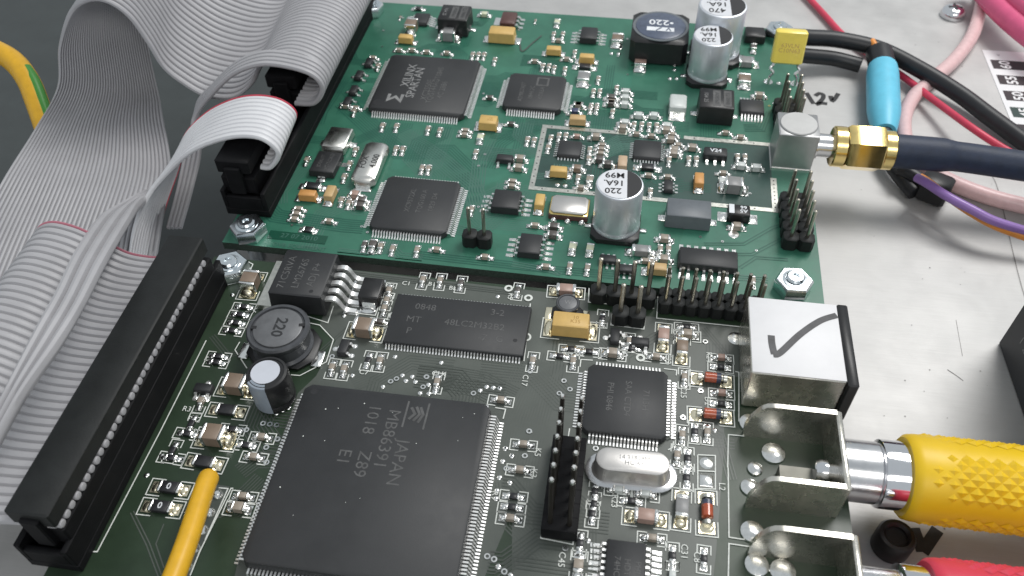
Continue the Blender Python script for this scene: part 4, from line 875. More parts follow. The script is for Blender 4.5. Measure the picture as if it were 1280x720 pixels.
# ---------------------------------------------------------------- coaxial socket soldered to the board
sma = put('coaxial_socket', None, upper, (53.9,49.9,0), 0, 'silver right-angle coaxial socket on the board edge'); sma.empty_display_size = .1
b = MB(); b.cbox(0,0,4.0,7.2,6.9,7.9,.15,0); put('body', b.mesh('sma_body','sma_plating'), sma)
b = MB(); b.lathe([(3.42,7.9),(3.42,8.1),(3.25,8.25)], 36); put('cap', b.mesh('sma_cap','shield_bright'), sma)
b = MB(); b.box(-3.75,3.65,-3.6,3.6,.02,.3); put('foot', b.mesh('sma_foot','tin'), sma)
b = MB(); b.lathe([(2.6,3.55),(2.6,4.1),(2.2,4.2),(2.2,8.0)], 24, (0,0,3.6), 'x'); put('neck', b.mesh('sma_neck','nickel'), sma)
# ---------------------------------------------------------------- solder joints, vias, silkscreen
for p in [(-9.18,-12.74),(-6.76,-10.27),(-5.22,-10.3),(-6.0,-11.21),(-4.52,-11.2),(-2.44,-11.44),(-3.37,-13.13),(-2.04,-13.02),(-1.2,-12.68),(5.45,-11.43),(6.31,-10.65),(7.31,-10.67),(8.32,-10.66),(-1.37,-7.1),(-8.7,-6.92),(5.1,7.46),(10.71,-20.83),(11.83,-21.89),(10.66,-22.91),(10.62,-25.47),(12.17,-26.08),(10.6,-27.51),(10.66,-28.68),(12.48,-38.08),(14.18,-39.0),(23.49,-33.0),(10.74,-20.8),(11.8,-21.87),(8.3,-10.63),(39.94,-13.8),(-23.5,-19.46),(-22.79,-18.84),(-22.07,-18.26),(-38.13,-31.8),(-37.37,-28.56),(-14.31,-11.29),(-18.91,0.08),(-38.61,2.08)]: JL.mb.lathe([(.42,.03),(.36,.12),(.15,.2)], 10, (p[0],p[1],0))
for p in [(-8.19,-11.7),(-7.45,-11.09),(-3.06,-10.09),(-3.13,-12.01),(4.57,-12.13),(12.38,-7.01),(13.69,-17.58),(13.6,-21.65),(10.83,-36.96),(11.76,-37.23),(13.31,-38.67),(11.34,-24.0),(23.33,-19.11),(20.65,-34.48),(18.71,-9.5),(17.23,-10.45),(17.67,-8.08),(13.63,-17.56),(35.41,-12.24),(37.94,-7.18),(-24.85,-21.49),(-23.83,-21.5),(-22.76,-21.48),(-21.91,-23.76),(-26.88,-22.87),(-23.01,-25.3),(-34.16,-28.86),(-22.15,-27.62),(-21.85,-23.76),(38.66,2.31),(26.46,-1.99),(-8.23,-11.7),(-7.45,-11.09),(-2.98,-10.15),(-22.38,-10.75),(-18.38,-8.27)]: JL.mb.disc(p[0],p[1],.42,.13+.0008*(len(JL.mb.v)//24 % 50),12,0,.22)
for p in [(6.62,9.36),(10.14,7.7),(28.84,-2.21)]: SK.disc(p[0],p[1],.72,.15,16,0,.36)
for p, r in zip([(43.35,3.66),(38.71,-19.34)], (1.25,.95)): JL.mb.lathe([(r,.03),(r*.8,.12),(r*.3,.16)], 18, (p[0],p[1],0))
p = [(38.7,-22.1)][0]; JL.mb.lathe([(1.25,.03),(.9,.2),(.3,.3)], 4, (p[0],p[1],0), a0=math.pi/4)
for x, y, r in ((44.9,-12.0,1.6),(47.9,-16.6,1.7),(45.3,-19.4,1.1),(44.5,-22.4,1.35),(44.5,-28.9,1.6),(44.9,-33.4,1.6),(48.1,-33.8,1.7)): JL.mb.lathe([(r,.03),(r*.95,.3),(r*.6,.6),(r*.2,.7)], 18, (x,y,0))
rs = random.Random(5)
for i in range(60):
    x, y = rs.uniform(-35,56), rs.uniform(15,94); JU.mb.disc(x, y, .26, .10+.0007*i, 10, 0, .12)
for p in [(17.59,81.25),(19.16,81.33),(31.38,78.53),(31.43,76.82),(30.61,73.34),(32.01,73.53),(11.28,36.21),(12.73,36.16),(43.03,73.88),(53.13,74.68),(51.98,67.33)]: JU.mb.lathe([(.5,.03),(.4,.15),(.15,.25)], 10, (p[0],p[1],0))
p = A['tp']; JU.mb.lathe([(.95,.03),(.9,.08)], 18, (p[0],p[1],0))
put('solder_joints', JU.mb.mesh('joints_upper', ['tin','gold_pad']), upper, kind='stuff')
put('solder_joints', JL.mb.mesh('joints_lower', ['tin','gold_pad']), lower, kind='stuff')
def sline(pts, w=.17): SK.strip(pts, w, .11+.0012*(len(SK.f) % 30))
sline([(-39.13,-7.82),(-39.22,-24.99),(-39.62,-43.37),(-40.56,-43.5)])
sline([(-24.87,11.01),(-26.89,6.62),(-33.9,-0.74),(-33.33,-1.18)]); sline([(-25.08,-0.78),(-21.02,-1.77),(-21.16,1.82)])
sline([(-24.1,-2.17),(-22.15,-2.42),(-19.14,-4.99),(-18.97,-9.42),(-22.22,-12.47),(-23.6,-12.51)]); sline([(-33.71,-7.42),(-33.88,-9.06),(-30.73,-12.24)])
sline([(20.02,8.16),(29.62,7.9),(30.46,8.07),(30.42,10.67)]); sline([(19.78,11.12),(19.92,8.04),(24.42,8.08)])
sline([(31.09,10.71),(31.0,6.08),(44.05,6.03)]); sline([(23.95,6.09),(23.87,3.71),(29.09,3.54),(29.22,5.99)])
sline([(17.49,-19.26),(17.34,-33.53),(21.56,-33.84),(21.8,-19.2)]); sline([(19.36,-16.32),(19.29,-17.95)])
sline([(19.8,-5.18),(19.82,-3.74),(21.61,-3.63)]); sline([(32.43,-3.8),(34.36,-3.83),(34.3,-4.84)]); sline([(34.13,-16.48),(34.01,-17.54),(33.41,-17.97)])
sline([(44.01,-14.25),(41.81,-14.31),(41.59,-19.7)]); sline([(41.65,-19.69),(41.53,-30.05),(44.17,-30.13)]); sline([(44.24,-31.0),(41.51,-30.94),(41.3,-35.81)])
sline([(43.07,-2.93),(43.61,-3.0),(43.34,-11.81),(44.07,-12.48)])
p = [(37.51,-18.22),(39.93,-18.02),(39.87,-23.28),(37.52,-23.49),(37.51,-18.22)]; sline(p); sline([(37.51,-20.77),(39.9,-20.56)])
sline([(-25.3,-32.15),(-25.62,-32.2),(-26.3,-41.51),(-26.25,-44.76)]); sline([(-27.32,-32.35),(-26.0,-32.29),(-26.23,-39.83)])
sline([(-40.43,3.89),(-38.67,4.81),(-38.22,6.43)]); sline([(-38.78,9.73),(-37.62,9.17),(-37.58,7.92)]); sline([(-17.14,0.81),(-13.87,0.76),(-13.71,6.54)])
sline([(8.18,-14.23),(9.74,-14.3),(9.64,-15.99)]); sline([(10.62,6.54),(11.2,-5.22)])
put('silkscreen_print', SK.mesh('silk_lower','silk'), lower, kind='stuff')
for s, p in (('K5', [(15.3,-20.87)][0]), ('K3', [(15.17,-24.22)][0]), ('C17', [(11.82,-8.79)][0]), ('C7', [(-12.68,-10.58)][0]), ('CLK', [(-1.23,-9.34)][0]), ('C1', [(-10.47,8.22)][0]), ('B1', [(-6.19,8.6)][0]), ('BL', [(-2.57,8.17)][0]), ('R5', [(7.16,7.66)][0]), ('R9', [(10.35,-28.33)][0]), ('C25', [(35.39,-7.82)][0]), ('C22', [(33.01,-1.83)][0]), ('R24', [(39.18,-0.7)][0]), ('C9', [(17.04,-3.35)][0]), ('L4', [(22.82,3.39)][0]), ('R23', [(26.48,-26.94)][0]), ('C45', [(20.34,-36.09)][0]), ('R3', [(-36.91,-20.63)][0]), ('R22', [(-35.12,-22.22)][0]), ('D2', [(38.89,-8.93)][0]), ('C31', [(35.8,-32.84)][0]), ('C8', [(37.43,-33.37)][0]), ('L2', [(40.73,-22.8)][0]), ('R8', [(25.71,-25.12)][0]), ('C6', [(-13.0,7.34)][0])):
    text(s, 1.25, 'silk', lower, (p[0],p[1],.15), -R90 if p[0] > 5 else 0.0, 'silkscreen_lettering')
p = [(-31.9,15.92)][0]; b = MB(); b.add([(p[0]-5.6,p[1]-1.0,.10),(p[0]+5.0,p[1]-1.0,.10),(p[0]+5.0,p[1]+1.0,.10),(p[0]-5.6,p[1]+1.0,.10)], [(0,1,2,3)]); put('lettering_field', b.mesh('field','trace_field'), upper); text('27 07 2010', 1.5, 'trace_pale', upper, (p[0],p[1],.12), 0, 'copper_lettering'); p = [(-31.11,13.63)][0]; tag(text('DVB EQUIPMENT', 1.25, 'trace_pale', upper, (p[0],p[1],.12), 0, 'copper_lettering'), kind='stuff')
b = MB(); b.strip([(q[0],q[1]) for q in curve([(t[0],t[1],0) for t in [(-2.9,82.15),(-2.38,79.93),(-1.63,79.71),(-0.29,82.82),(1.38,86.37)]], 5)], .35, .14); put('pen_tick', b.mesh('pen','trace_dark'), upper, label='thin pen tick on the green board')
# black strip with solder dots beside the yellow wire
strip = put('test_row', None, lower, (0,0,0)); b = MB(); q = [(-27.01,-31.9),(-27.32,-42.75),(-27.24,-46.47)]; b.strip(q, 2.2, .09); put('row_base', b.mesh('row_base','trace_dark'), strip)
for t in [(-27.01,-33.37),(-27.09,-36.02),(-27.06,-38.58),(-27.1,-41.18),(-27.13,-43.7)]: put('solder_dot', shared('dot', ['tin'], lambda b: b.lathe([(.75,.03),(.65,.4),(.3,.7)], 14)), strip, (t[0],t[1],.03))
# ---------------------------------------------------------------- white connector box and audio jacks
wb = put('video_socket', None, lower, (50.2,-2.0,0), 0, 'white-topped metal socket box with a pen tick on it'); wb.empty_display_size = .1
b = MB(); b.cbox(0,0,4.2,12.9,14.2,8.2,.18,0); put('shield', b.mesh('shield','shield_metal'), wb)
b = MB(); b.cbox(0,0,8.36,12.7,14.0,.1,.03,0); put('white_cover', b.mesh('white_cover','paper_white'), wb)
b = MB(); b.cbox(7.2,-.3,4.3,1.5,15.0,8.4,.2,0); put('front_bezel', b.mesh('bezel','black_plastic'), wb)
b = MB()
for i, tk in enumerate(([(46.73,-2.15),(46.75,-3.77),(46.98,-5.62)], [(46.81,-5.64),(47.77,-5.23),(50.81,-1.45),(53.88,1.53),(56.4,2.94)])):
    b.strip([(q.x,q.y) for q in curve([(q[0]-50.2,q[1]+2.0,0) for q in tk], 6)], 1.0, 8.44+.01*i)
put('pen_tick', b.mesh('tick','marker_grey'), wb, label='grey marker tick')
def jack(y0, label):
    o = put('audio_jack', None, lower, (50,y0,0), 0, label); o.empty_display_size = .1
    prof = [(-6.2,0),(-6.3,2.4),(-5.8,4.7),(-5.0,6.6),(-4.2,7.4),(-3.2,7.6),(4.9,7.6),(4.9,0)]
    for s in (-1,1):
        b = MB(); yy = s*5.6; b.loft([[(px,yy-.35,pz) for px,pz in prof], [(px,yy+.35,pz) for px,pz in prof]]); put('bracket_side', b.mesh('bracket_side','shield_metal'), o)
    b = MB(); b.cbox(5.2,0,3.75,.75,11.9,7.5,.12,0); put('bracket_front', b.mesh('bracket_front','shield_metal'), o)
    b = MB(); b.lathe([(.7,-2.6),(1.35,-2.4),(1.65,-1.8),(1.65,-.9),(1.2,-.8),(1.2,.1)], 20, (4.9,-.9,2.9), 'x'); put('centre_rivet', b.mesh('rivet','chrome'), o)
    b = MB(); b.box(-1.6,2.6,-1.9,-.2,1.9,2.2); b.box(-1.9,-1.6,-1.9,-.2,.1,2.2); put('contact_strip', b.mesh('contact','contact_metal'), o)
    b = MB(); b.lathe([(4.15,.3),(4.15,5.0),(3.9,5.3)], 36, (5.3,0,2.6), 'x'); put('barrel', b.mesh('barrel','nickel'), o)
    return o
jack(-19.4, 'metal audio jack mated with the yellow plug'); jack(-37.4, 'metal audio jack mated with the red plug')
def phono(y0, mt, label, colour):
    o = thing('phono_plug', label, 'plug', (60.9,y0,2.6))
    b = MB(); b.lathe([(4.0,-.4),(4.55,-.2),(4.6,.1),(4.6,4.4)], 40, axis='x'); put('metal_shell', b.mesh('shell','chrome'), o)
    R_ = 5.75
    b = MB(); b.lathe([(4.7,3.0),(5.2,2.9),(5.6,3.3),(R_,4.2),(R_,8),(R_-.15,9),(R_-.15,26),(R_-.6,34),(4.0,46)], 48, axis='x'); put('grip', b.mesh('grip', mt), o)
    b = MB()
    for ang in (63, 153, -27):
        for i in range(14):
            for j in range(7):
                if i == 0 and j in (0,1,5,6): continue
                xc = 5.6+i*1.9+(.95 if j%2 else 0); ac = math.radians(ang)+(j-3)*.15
                def Pt(dx, da, r): return (xc+dx, r*math.cos(ac+da)*-1, r*math.sin(ac+da))
                r0, r1 = R_-.10, R_+.24
                b.add([Pt(-.95,0,r0),Pt(0,-.15,r0),Pt(.95,0,r0),Pt(0,.15,r0),Pt(0,0,r1)], [(0,1,4),(1,2,4),(2,3,4),(3,0,4)])
    put('grip_studs', b.mesh('studs', mt, smooth=False), o, kind='stuff')
    b = MB(); b.tube([(44,0,0),(60,1,-2),(90,3,-4)], 1.9, 14); put('cable', b.mesh('cable','black_rubber'), o)
phono(-19.4, 'yellow_plug', 'yellow phono plug with a diamond-studded grip', 'yellow'); phono(-37.0, 'red_plug', 'red phono plug below the yellow one', 'red')
# ---------------------------------------------------------------- nuts on their bolts
def nut(name, x, y, z, rz, label, r=3.1):
    o = thing(name, label, 'nut', (x,y,z), rz, 'hex nuts holding the boards')
    b = MB()
    hexa = lambda q, h: [(q*math.cos(math.pi/3*i), q*math.sin(math.pi/3*i), h) for i in range(6)]
    n = 24
    b.loft([hexa(r*.98,.05), hexa(r,.15), hexa(r,2.05), hexa(r*.90,2.42)]); put('nut_body', b.mesh('nut','zinc'), o)
    b = MB(); b.lathe([(1.95,2.3),(1.95,2.55),(1.55,2.6),(1.5,2.3)], n); put('collar', b.mesh('collar','zinc'), o)
    b = MB(); b.lathe([(1.45,-6),(1.45,2.9),(1.2,3.2),(.6,3.2),(.5,2.9)], n); put('bolt', b.mesh('bolt','zinc'), o)
    return o
def upw(p): c, s_ = math.cos(YAW), math.sin(YAW); return (p[0]*c-p[1]*s_, p[0]*s_+p[1]*c)
for k, rz, lab in (('nutA',.25,'zinc hex nut on the front left corner of the green board'), ('nutD',.05,'zinc hex nut on the front right corner of the green board'), ('nutE',.4,'zinc hex nut at the far left corner, half under the ribbon'), ('nutF',.2,'zinc hex nut behind the yellow box capacitor')):
    q = upw(A[k]); nut('hex_nut', q[0], q[1], UZ, rz, lab)
nut('hex_nut', A['nutB'][0]-.2, A['nutB'][1], 0, .45, 'zinc hex nut on the dark board beside the black ribbon plug')
# ---------------------------------------------------------------- ribbon cables
def ribbon(name, near, far, n, label, mt='ribbon_grey', red=None, redmat='ribbon_red', sub=7, th=.50, wave=0.0):
    N, F = curve(near, sub), curve(far, sub); th_ = th
    o = thing(name, label, 'ribbon cable', tuple(near[0])); base = Vector(near[0])
    def build(i0, i1, mt_, nm, par):
        m_ = len(N)
        rings = []
        for k in range(len(N)):
            a, f = N[k], F[k]; w = f-a
            t = ((N[min(k+1,len(N)-1)]-N[max(k-1,0)])+(F[min(k+1,len(N)-1)]-F[max(k-1,0)])).normalized()
            nr = t.cross(w).normalized(); top, bot = [], []
            for i, wd in ([(q, 1.0) for q in range(int(i0), int(i1))] if i0 == 0 else [])+([(int(i1), i1-int(i1))] if i1 != int(i1) else [])+([(i0, i1-i0)] if i0 else []):
                for u, h in ((.02,.10),(.2,.78),(.5,1),(.8,.78),(.98,.10)):
                    c = a+w*((i+u*wd)/n)-base; c = c+nr*(wave*max(0,(i+u)/n-.28)*math.sin(k*.42)*max(0,min(1,(k/m_-.72)*8))); top.append(tuple(c+nr*h*th_)); bot.append(tuple(c-nr*h*th_))
            rings.append(top+bot[::-1])
        b = MB(); b.loft(rings); return put(nm, b.mesh(nm, mt_), par)
    if red == 'far': build(0, n-.28, mt, 'grey_strands', o); build(n-.28, n, redmat, 'red_edge_stripe', o)
    else: build(0, n, mt, 'grey_strands', o)
    return o
# the wide cable: out of its plug, rolled back over it, down into a valley, over an arch and off to the left
nearA = [(-39.5,48,8.7),(-36.2,48,8.8),(-34.0,48,11.8),(-36.0,48,15.2),(-41,48,16.6),(-46.3,48,14.2),(-50.2,48,8.6),(-55,48,5.2),(-60.5,48,5.2),(-64.5,48,7.8),(-67.4,48,11.2),(-68.7,48,16.5),(-70.6,48,22),(-74,48,24.8),(-78.2,48,24.6),(-82.5,48,21.8),(-87.6,47.5,14.6)]+[(-90.09,45.0,6.94),(-93.97,38.0,0.98)]+[(-90.57,20.83,2.0),(-90.91,6.32,-2.0),(-88.56,-9.34,-5.0),(-82.92,-23.99,-6.0)]
farA = [(-39.5,96,8.7),(-36.2,96,8.8),(-34.0,96,11.8),(-36.0,96,15.2),(-41,96,16.8),(-46.8,95.5,16),(-51,94.5,17),(-56,92,22),(-61.5,90.5,27),(-65.5,89.5,31),(-68.5,88.5,35),(-70.5,87,38.5),(-72,84,41.5),(-73.5,80,42),(-75.5,75,38),(-77,69,28),(-77,62,14)]+[(-76.26,56.85,1.0),(-71.31,47.45,-2.0),(-65.19,35.16,-4.0),(-60.67,20.05,-5.5),(-57.77,3.67,-7.0),(-56.01,-11.69,-7.2)]
ribA = ribbon('ribbon_cable', nearA, farA, 38, 'widest grey ribbon cable rolled over the upper left and arching to the left', wave=2.2)
# narrow white cable
nearB = [(-39.5,24,8.7),(-37.6,24,9.0),(-35.5,24,12.3),(-37.5,24,15.1),(-41.4,24,15.4),(-46.1,24,14),(-51.3,24,11.3),(-56.4,24,7.1)]+[(-61.35,21.51,2.5),(-63.72,16.42,-2.0),(-63.31,9.79,-6.0)]
farB = [(-39.5,36.7,8.7),(-38.2,36.7,9.0),(-36.7,36.7,12),(-39,36.7,14.3),(-43.4,36.7,14.7),(-48.3,36.7,13.3),(-53.9,36.7,10),(-58.5,34.5,6)]+[(-61.29,32.29,0.0),(-61.96,24.48,-4.0),(-59.56,12.24,-7.0)]
ribB = ribbon('ribbon_cable', nearB, farB, 10, 'narrow white ribbon cable with a red edge curling out of the near plug', 'ribbon_white', 'far')
# four strands split from the wide cable
nearC = [(-39.5,43,8.7),(-35.6,43,9.2),(-33.4,43,12.6),(-34.9,43,15.5),(-39.8,43,16.9),(-44.8,43,16.8),(-50.5,43,14.2),(-56.3,43,9.1),(-61,43,3.8)]+[(-62.13,38.09,0.0),(-61.69,30.18,-3.5),(-60.9,21.64,-6.0)]
farC = [(-39.5,47.6,8.7),(-35.8,47.6,9.2),(-33.6,47.6,12.6),(-35.2,47.6,15.6),(-40,47.6,17.1),(-45.2,47.6,17),(-51,47.6,14.4),(-57,47.6,9.2),(-62,47,4)]+[(-58.86,38.25,-0.0),(-58.43,30.6,-3.5),(-57.86,22.03,-6.0)]
ribC = ribbon('ribbon_cable', nearC, farC, 4, 'slim four-strand ribbon arching in front of the widest cable')
# cable of the long plug
yn, yf = -44.6, 1.1
prD = [(-41.0,8.7),(-46.5,8.7),(-50,8.5),(-53.5,9.2),(-57,11.9),(-60,13.8),(-63.5,14.4),(-66.5,12.6),(-68.2,9),(-68.8,3)]
ribD = ribbon('ribbon_cable', [(px,yn-.25*i,pz-.02*i*i) for i,(px,pz) in enumerate(prD)], [(px,yf,pz) for px,pz in prD], 36, 'grey ribbon cable of the long black plug, front left, with a pink edge', 'ribbon_grey', 'far', 'ribbon_pink')
# loose strands crossing over it
ribF = ribbon('ribbon_cable', [(-65.16,25.7,-1.0),(-63.73,16.08,4.0),(-61.68,7.66,9.0),(-55.92,-6.06,15.5),(-52.52,-15.43,18.0),(-50.79,-23.21,19.0),(-50.18,-32.05,18.0),(-51.26,-41.27,15.0)], [(-63.36,24.56,-1.0),(-60.32,17.15,4.0),(-55.97,7.81,9.0),(-50.15,-6.97,15.5),(-47.25,-17.82,18.0),(-46.27,-24.89,19.0),(-47.53,-32.9,18.0),(-49.02,-41.51,15.0)], 3, 'three loose grey strands lying across the front ribbon cable', th=.95)
# plugs and the headers they sit in
def plug(rib, x0, x1, y0, y1, z0, zr, z1, base, beads=None, side=1, mt='plug_black_shade'):
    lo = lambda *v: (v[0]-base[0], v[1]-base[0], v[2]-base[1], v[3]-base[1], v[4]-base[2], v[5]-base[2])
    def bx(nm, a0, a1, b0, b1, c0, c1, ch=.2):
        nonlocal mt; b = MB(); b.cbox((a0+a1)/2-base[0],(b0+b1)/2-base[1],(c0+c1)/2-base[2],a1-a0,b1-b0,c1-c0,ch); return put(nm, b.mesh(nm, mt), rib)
    bx('plug_cover', x0, x1, y0, y1, zr+.55, z1); mt = 'plug_black_shade'; bx('plug_body', x0, x1+.15*side, y0+.3, y1-.3, z0, zr-.55)  # body in the blacker tone: its shade is in the colour
    for yy in (y0, y1):
        bx('plug_clip', x0+1.6, x1-1.6, yy-.6, yy+.6, z0+.4, z1-1.2)
    if beads:
        me = shared('cut_end', ['ribbon_grey'], lambda b: b.lathe([(.56,-.4),(.58,.05),(.5,.2),(.3,.26)], 12, axis='x'))
        for i in range(beads): put('strand_end', me, rib, (x1-.12+random.uniform(-.1,.1)-base[0], (y1-1.4-i*1.27)-base[1]-1.0, zr-base[2]))
b0 = nearA[0]
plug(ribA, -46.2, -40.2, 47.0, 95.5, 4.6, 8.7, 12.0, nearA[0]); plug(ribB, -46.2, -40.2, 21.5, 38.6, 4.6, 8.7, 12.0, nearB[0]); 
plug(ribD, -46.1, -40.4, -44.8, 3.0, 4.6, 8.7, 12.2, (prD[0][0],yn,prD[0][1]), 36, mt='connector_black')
def box_header(board, x0, x1, y0, y1, label, mt='plug_black_shade'):
    o = put('box_header', None, board, ((x0+x1)/2,(y0+y1)/2,0), 0, label); o.empty_display_size = .1; w, l = (x1-x0)/2, (y1-y0)/2
    for nm, a in (('header_floor',(-w,w,-l,l,.02,1.6)), ('header_wall',(-w,-w+.8,-l+.01,l-.01,1.6,5.6)), ('header_wall',(w-.8,w,-l+.01,l-.01,1.6,5.6)), ('header_end',(-w+.8,w-.8,-l,-l+.9,1.6,4.4)), ('header_end',(-w+.8,w-.8,l-.9,l,1.6,4.4))):
        b = MB(); b.cbox((a[0]+a[1])/2,(a[2]+a[3])/2,(a[4]+a[5])/2,a[1]-a[0],a[3]-a[2],a[5]-a[4],.12); put(nm, b.mesh(nm, mt), o)
    return o
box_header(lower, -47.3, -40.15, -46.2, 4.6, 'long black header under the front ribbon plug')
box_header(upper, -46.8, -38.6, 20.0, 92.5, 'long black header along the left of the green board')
# ---------------------------------------------------------------- leads and cables on the right
def cable(name, pts, r, mt, label, cat='cable', n=14, sub=8, taper=None, group=None):
    base = pts[0]; b = MB(); b.tube([(p[0]-base[0],p[1]-base[1],p[2]-base[2]) for p in pts], r, n, 0, sub, taper)
    return put(name, b.mesh(name, mt), None, base, 0, label, cat, None, group)
cable('black_cable', [(57.36,92.9,0.0),(62.11,94.78,-1.0),(69.53,96.3,-2.0),(78.39,94.98,-3.0),(86.46,89.47,-4.0),(93.88,82.4,-5.0),(99.04,75.12,-5.5),(106.03,64.65,-5.8)], 1.85, 'black_rubber', 'long black cable running from behind the yellow capacitor to the right')
cable('cable_end', [(57.85,90.57,-3.0),(62.58,92.06,-4.0),(68.23,93.33,-5.0),(72.24,93.11,-5.6),(74.67,92.42,-5.8)], 1.7, 'black_rubber', 'short stub of black cable under the long black cable')
cable('red_wire', [(63.38,130.27,-6.8),(69.08,115.99,-6.9),(72.87,106.68,-7.0),(78.28,98.68,-7.0),(83.21,90.99,-6.5),(88.34,79.09,-5.0),(92.95,68.4,-3.5),(98.43,63.59,-4.5),(105.0,60.25,-6.0)], .75, 'red_wire', 'thin red wire running under the black cable', 'wire')
cable('pink_cable', [(110.12,134.06,-6.0),(106.78,121.81,-6.0),(102.01,108.45,-6.0),(95.86,97.53,-6.2),(89.1,88.58,-6.3),(84.19,81.31,-6.3),(81.32,73.47,-6.3),(80.52,65.21,-6.3),(82.2,59.24,-6.3),(87.27,53.87,-6.2),(93.83,50.13,-6.1),(101.83,47.63,-6.0)], 1.55, 'pink_cable', 'pale pink translucent cable looping under the gold connector')
for k, (pts, lab) in enumerate((([(104.91,129.92,-2.0),(107.56,116.26,-2.0),(111.03,105.94,-2.0),(116.73,93.76,-2.0)], 'thick rose-red cable lowest in the top right corner'), ([(109.17,124.62,1.0),(111.09,113.46,1.0),(114.79,104.01,1.0)], 'thick rose-red cable uppermost in the top right corner'))):
    cable('rose_cable', pts, 2.7, 'rose_cable', lab)
# crimped blue sleeve
pts = [(77.83,92.96,-2.6),(77.89,87.53,-3.0),(76.88,77.73,-3.6),(75.72,65.86,-4.2)]; base = pts[0]; sl = thing('crimp_sleeve', 'cyan crimp sleeve with a black collar standing behind the gold connector', 'sleeve', base)
rel = [(p[0]-base[0],p[1]-base[1],p[2]-base[2]) for p in pts]
b = MB(); b.tube(rel[1:], 3.35, 20, 0, 8, lambda t: .92+.08*min(1,t*6)-(.35*max(0,t-.72)/.28)); put('sleeve', b.mesh('sleeve','cyan_sleeve'), sl)
b = MB(); b.tube(rel[:2]+[tuple(Vector(rel[1])+(Vector(rel[2])-Vector(rel[1]))*.08)], 2.85, 20, 0, 4); put('collar', b.mesh('collar','black_rubber'), sl)
b = MB(); b.tube([(-1.6,2.8,1.2),(-1.0,1.2,.9),(-.2,-.4,.4)], .75, 10); put('copper_core', b.mesh('core','orange_wire'), sl)
b = MB(); b.tube([rel[3], (rel[3][0]+.4,rel[3][1]-9,rel[3][2]-1), (rel[3][0]+4,rel[3][1]-16,rel[3][2]-2.2)], 1.5, 12); put('tail', b.mesh('tail','black_rubber'), sl)
# coaxial plug with its thick cable
(ax, ay), az = upw((53.9,49.9)), 3.6+UZ
cp = thing('coaxial_plug', 'gold screw-on coaxial plug on a thick dark blue cable', 'plug', (ax,ay,az), YAW+.012)
b = MB(); b.lathe([(2.9,7.1),(3.5,6.9),(3.75,7.1),(3.75,9.0),(3.3,9.2)], 32, axis='x'); put('rim', b.mesh('rim','gold'), cp)
b = MB(); b.lathe([(4.05,9.2),(4.35,9.6),(4.35,15.4),(4.05,15.8)], 6, axis='x', a0=math.radians(14)); put('hex_nut', b.mesh('hex','gold'), cp)
b = MB(); b.lathe([(3.3,15.7),(3.6,15.9),(3.6,17.6),(3.2,17.8),(3.0,18.0)], 32, axis='x'); put('ferrule', b.mesh('ferrule','gold'), cp)
b = MB(); b.tube([(17.7,0,0),(21,0,-.02),(26,0,-.1),(29,0,-.2),(34,-.1,-.5),(46,-.6,-1.2),(70,-2,-2)], 3.1, 22, 0, 5, lambda t: 1.0 if t < .36 else 1.0-.12*min(1,(t-.36)*8)); put('cable', b.mesh('cable','heat_shrink'), cp)
# small black plug with violet and orange leads
pts = [(76.9,54.29,-4.0),(79.04,52.86,-4.4),(81.6,51.04,-5.0),(84.53,49.31,-5.0)]; base = pts[0]; wp = thing('wire_plug', 'small black plug with a violet and an orange lead', 'plug', base)
rel = [(p[0]-base[0],p[1]-base[1],p[2]-base[2]) for p in pts]
b = MB(); b.tube(rel[:3], 1.5, 12, 0, 4); put('neck', b.mesh('neck','black_rubber'), wp)
b = MB(); b.cbox(0,0,0,5.6,5.0,4.6,.5); put('housing', b.mesh('housing','black_plastic'), wp, (rel[2][0]+1.6,rel[2][1]-.3,rel[2][2]-.4), -.5)
b = MB(); b.tube([(rel[0][0]-.3,rel[0][1]+.2,rel[0][2]+.1),(rel[0][0]+1,rel[0][1]-.3,rel[0][2]+.1)], 1.75, 12, 0, 3); put('ring', b.mesh('ring','black_plastic'), wp)
for off, mt, nm in ((0.0,'violet_wire','violet_lead'), (1.0,'orange_wire','orange_lead')):
    q = [(78.67,49.49,-2.2),(80.1,47.12,-1.6),(82.72,43.16,-1.0),(86.53,40.62,-1.4),(90.56,38.81,-2.2),(98.26,37.63,-3.5)]
    if off: q = [(79.63,50.56,-2.8),(81.13,48.64,-2.6),(83.79,44.55,-2.5),(87.39,40.97,-2.8),(91.27,38.71,-3.4),(98.41,36.73,-4.4)]
    b = MB(); b.tube([(p[0]-base[0],p[1]-base[1],p[2]-base[2]) for p in q], .85 if not off else .7, 12, 0, 8); put(nm, b.mesh(nm, mt), wp)
# screw on the panel
q = [(100.54,120.81,-8.0)][0]; o = thing('panel_screw', 'shiny pan-head screw in the panel at the top right', 'screw', q)
b = MB(); b.lathe([(2.9,.05),(3.0,.6),(2.7,1.7),(2.0,2.3),(1.0,2.5)], 28); put('head', b.mesh('head','chrome'), o)
b = MB(); b.box(-1.6,1.6,-.25,.25,2.3,2.56); b.box(-.25,.25,-1.6,1.6,2.3,2.57); put('cross_slot', b.mesh('slot','print_black'), o)
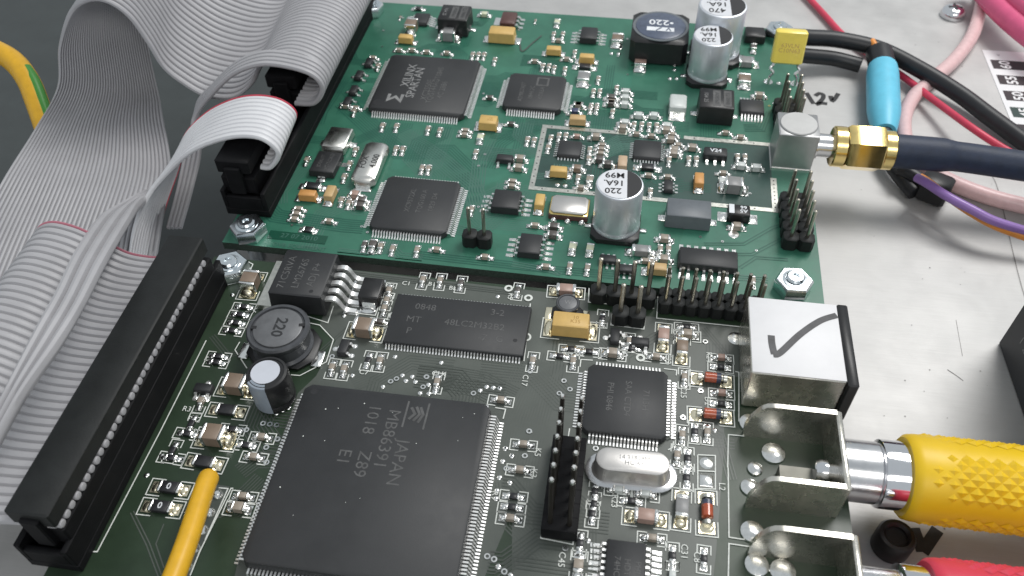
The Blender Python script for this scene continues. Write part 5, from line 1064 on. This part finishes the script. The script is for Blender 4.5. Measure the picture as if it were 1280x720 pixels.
# paper scale
st = thing('scale_label', 'white paper scale with black cells numbered 60 to 40', 'label', (104.4,70,PANEL_Z))
b = MB(); b.box(0,22,-14,35.8,.02,.12); put('paper', b.mesh('paper','paper_white'), st)
for i, (s, mt) in enumerate((('60','paper_black'),('55','paper_black'),('50','paper_black'),('45','paper_green'),('40','paper_black'),('35','paper_black'))):
    yc = 29.9-i*6.15; b = MB(); b.add([(.9,yc-1.85,.14),(21,yc-1.85,.14),(21,yc+1.85,.14),(.9,yc+1.85,.14)], [(0,1,2,3)]); put('cell', b.mesh('cell', mt), st)
    text(s, 3.3, 'paper_white', st, (3.9,yc,.17), R90, 'numeral', bold=.08)
for q in (3.2, 9.4): text('v', 1.6, 'ceramic_grey', st, (q,34.0,.15), 0, 'pencil_mark')
# black box at the right, on the panel
bb = thing('black_box', 'black box with small pale print at the right edge', 'box', (87.9,15.2,PANEL_Z), 0.03)
b = MB(); b.cbox(14,-13,14,28,26,28,.3); put('case', b.mesh('case','box_black'), bb)
for i in range(4):
    t = text(('AC 250V','4 8 12 A','IP 40','1 2 3 V')[i], 2.2, 'chip_print_pale', bb, (-.04,-5.5-i*.6,17-i*3.6), 0); t.rotation_euler = (R90,0,-R90)
# grommet in the panel
q = [(64.89,-24.21,-8.0)][0]; o = thing('rubber_grommet', 'round black grommet in the panel below the yellow plug', 'grommet', q)
b = MB(); b.lathe([(1.45,.1),(1.45,3.2),(1.8,3.6),(2.3,3.5),(2.6,3.0),(2.6,.05)], 28, cap0=False, cap1=False); put('ring', b.mesh('ring','grommet'), o)
b = MB(); b.disc(0,0,1.5,2.7,24); put('bore', b.mesh('bore','print_black'), o)
# earth wire at the far left
pts = [(-120.22,61.42,6.0),(-109.99,56.93,6.0),(-105.53,54.75,5.0),(-101.81,51.68,3.0),(-98.83,47.73,0.0),(-95.26,42.51,-4.0)]; cb = cable('earth_wire', pts, 2.3, 'yellow_wire', 'yellow and green earth wire at the left edge', 'wire')
b = MB(); base = Vector(pts[0]); C_ = curve([Vector(p)-base for p in pts], 8)
for sg in range(2):
    st_ = []
    for i, c in enumerate(C_):
        a = -.6+i*.05; st_.append([(c.x+1.74*math.cos(a+sg*0+k*.16), c.y-.4*math.sin(a), c.z+1.74*math.sin(a+k*.16)) for k in range(5)])
b.tube([(c.x+1.35,c.y-.2,c.z+.5) for c in C_[19:]], 1.3, 10, 0, 1); put('green_stripe', b.mesh('green_stripe','earth_green'), cb)
# yellow wire end sticking up in the foreground
pts = [(-27.16,-32.47,4.2),(-26.84,-34.32,5.0),(-25.97,-38.88,6.0),(-25.06,-43.79,7.0),(-24.31,-49.44,8.0),(-23.68,-54.83,9.0)]; yw = cable('yellow_wire', pts, 1.35, 'yellow_wire', 'yellow wire pointing at the parts beside the largest chip, front left', 'wire', 16, 8, lambda t: .45+.55*min(1,t*9))
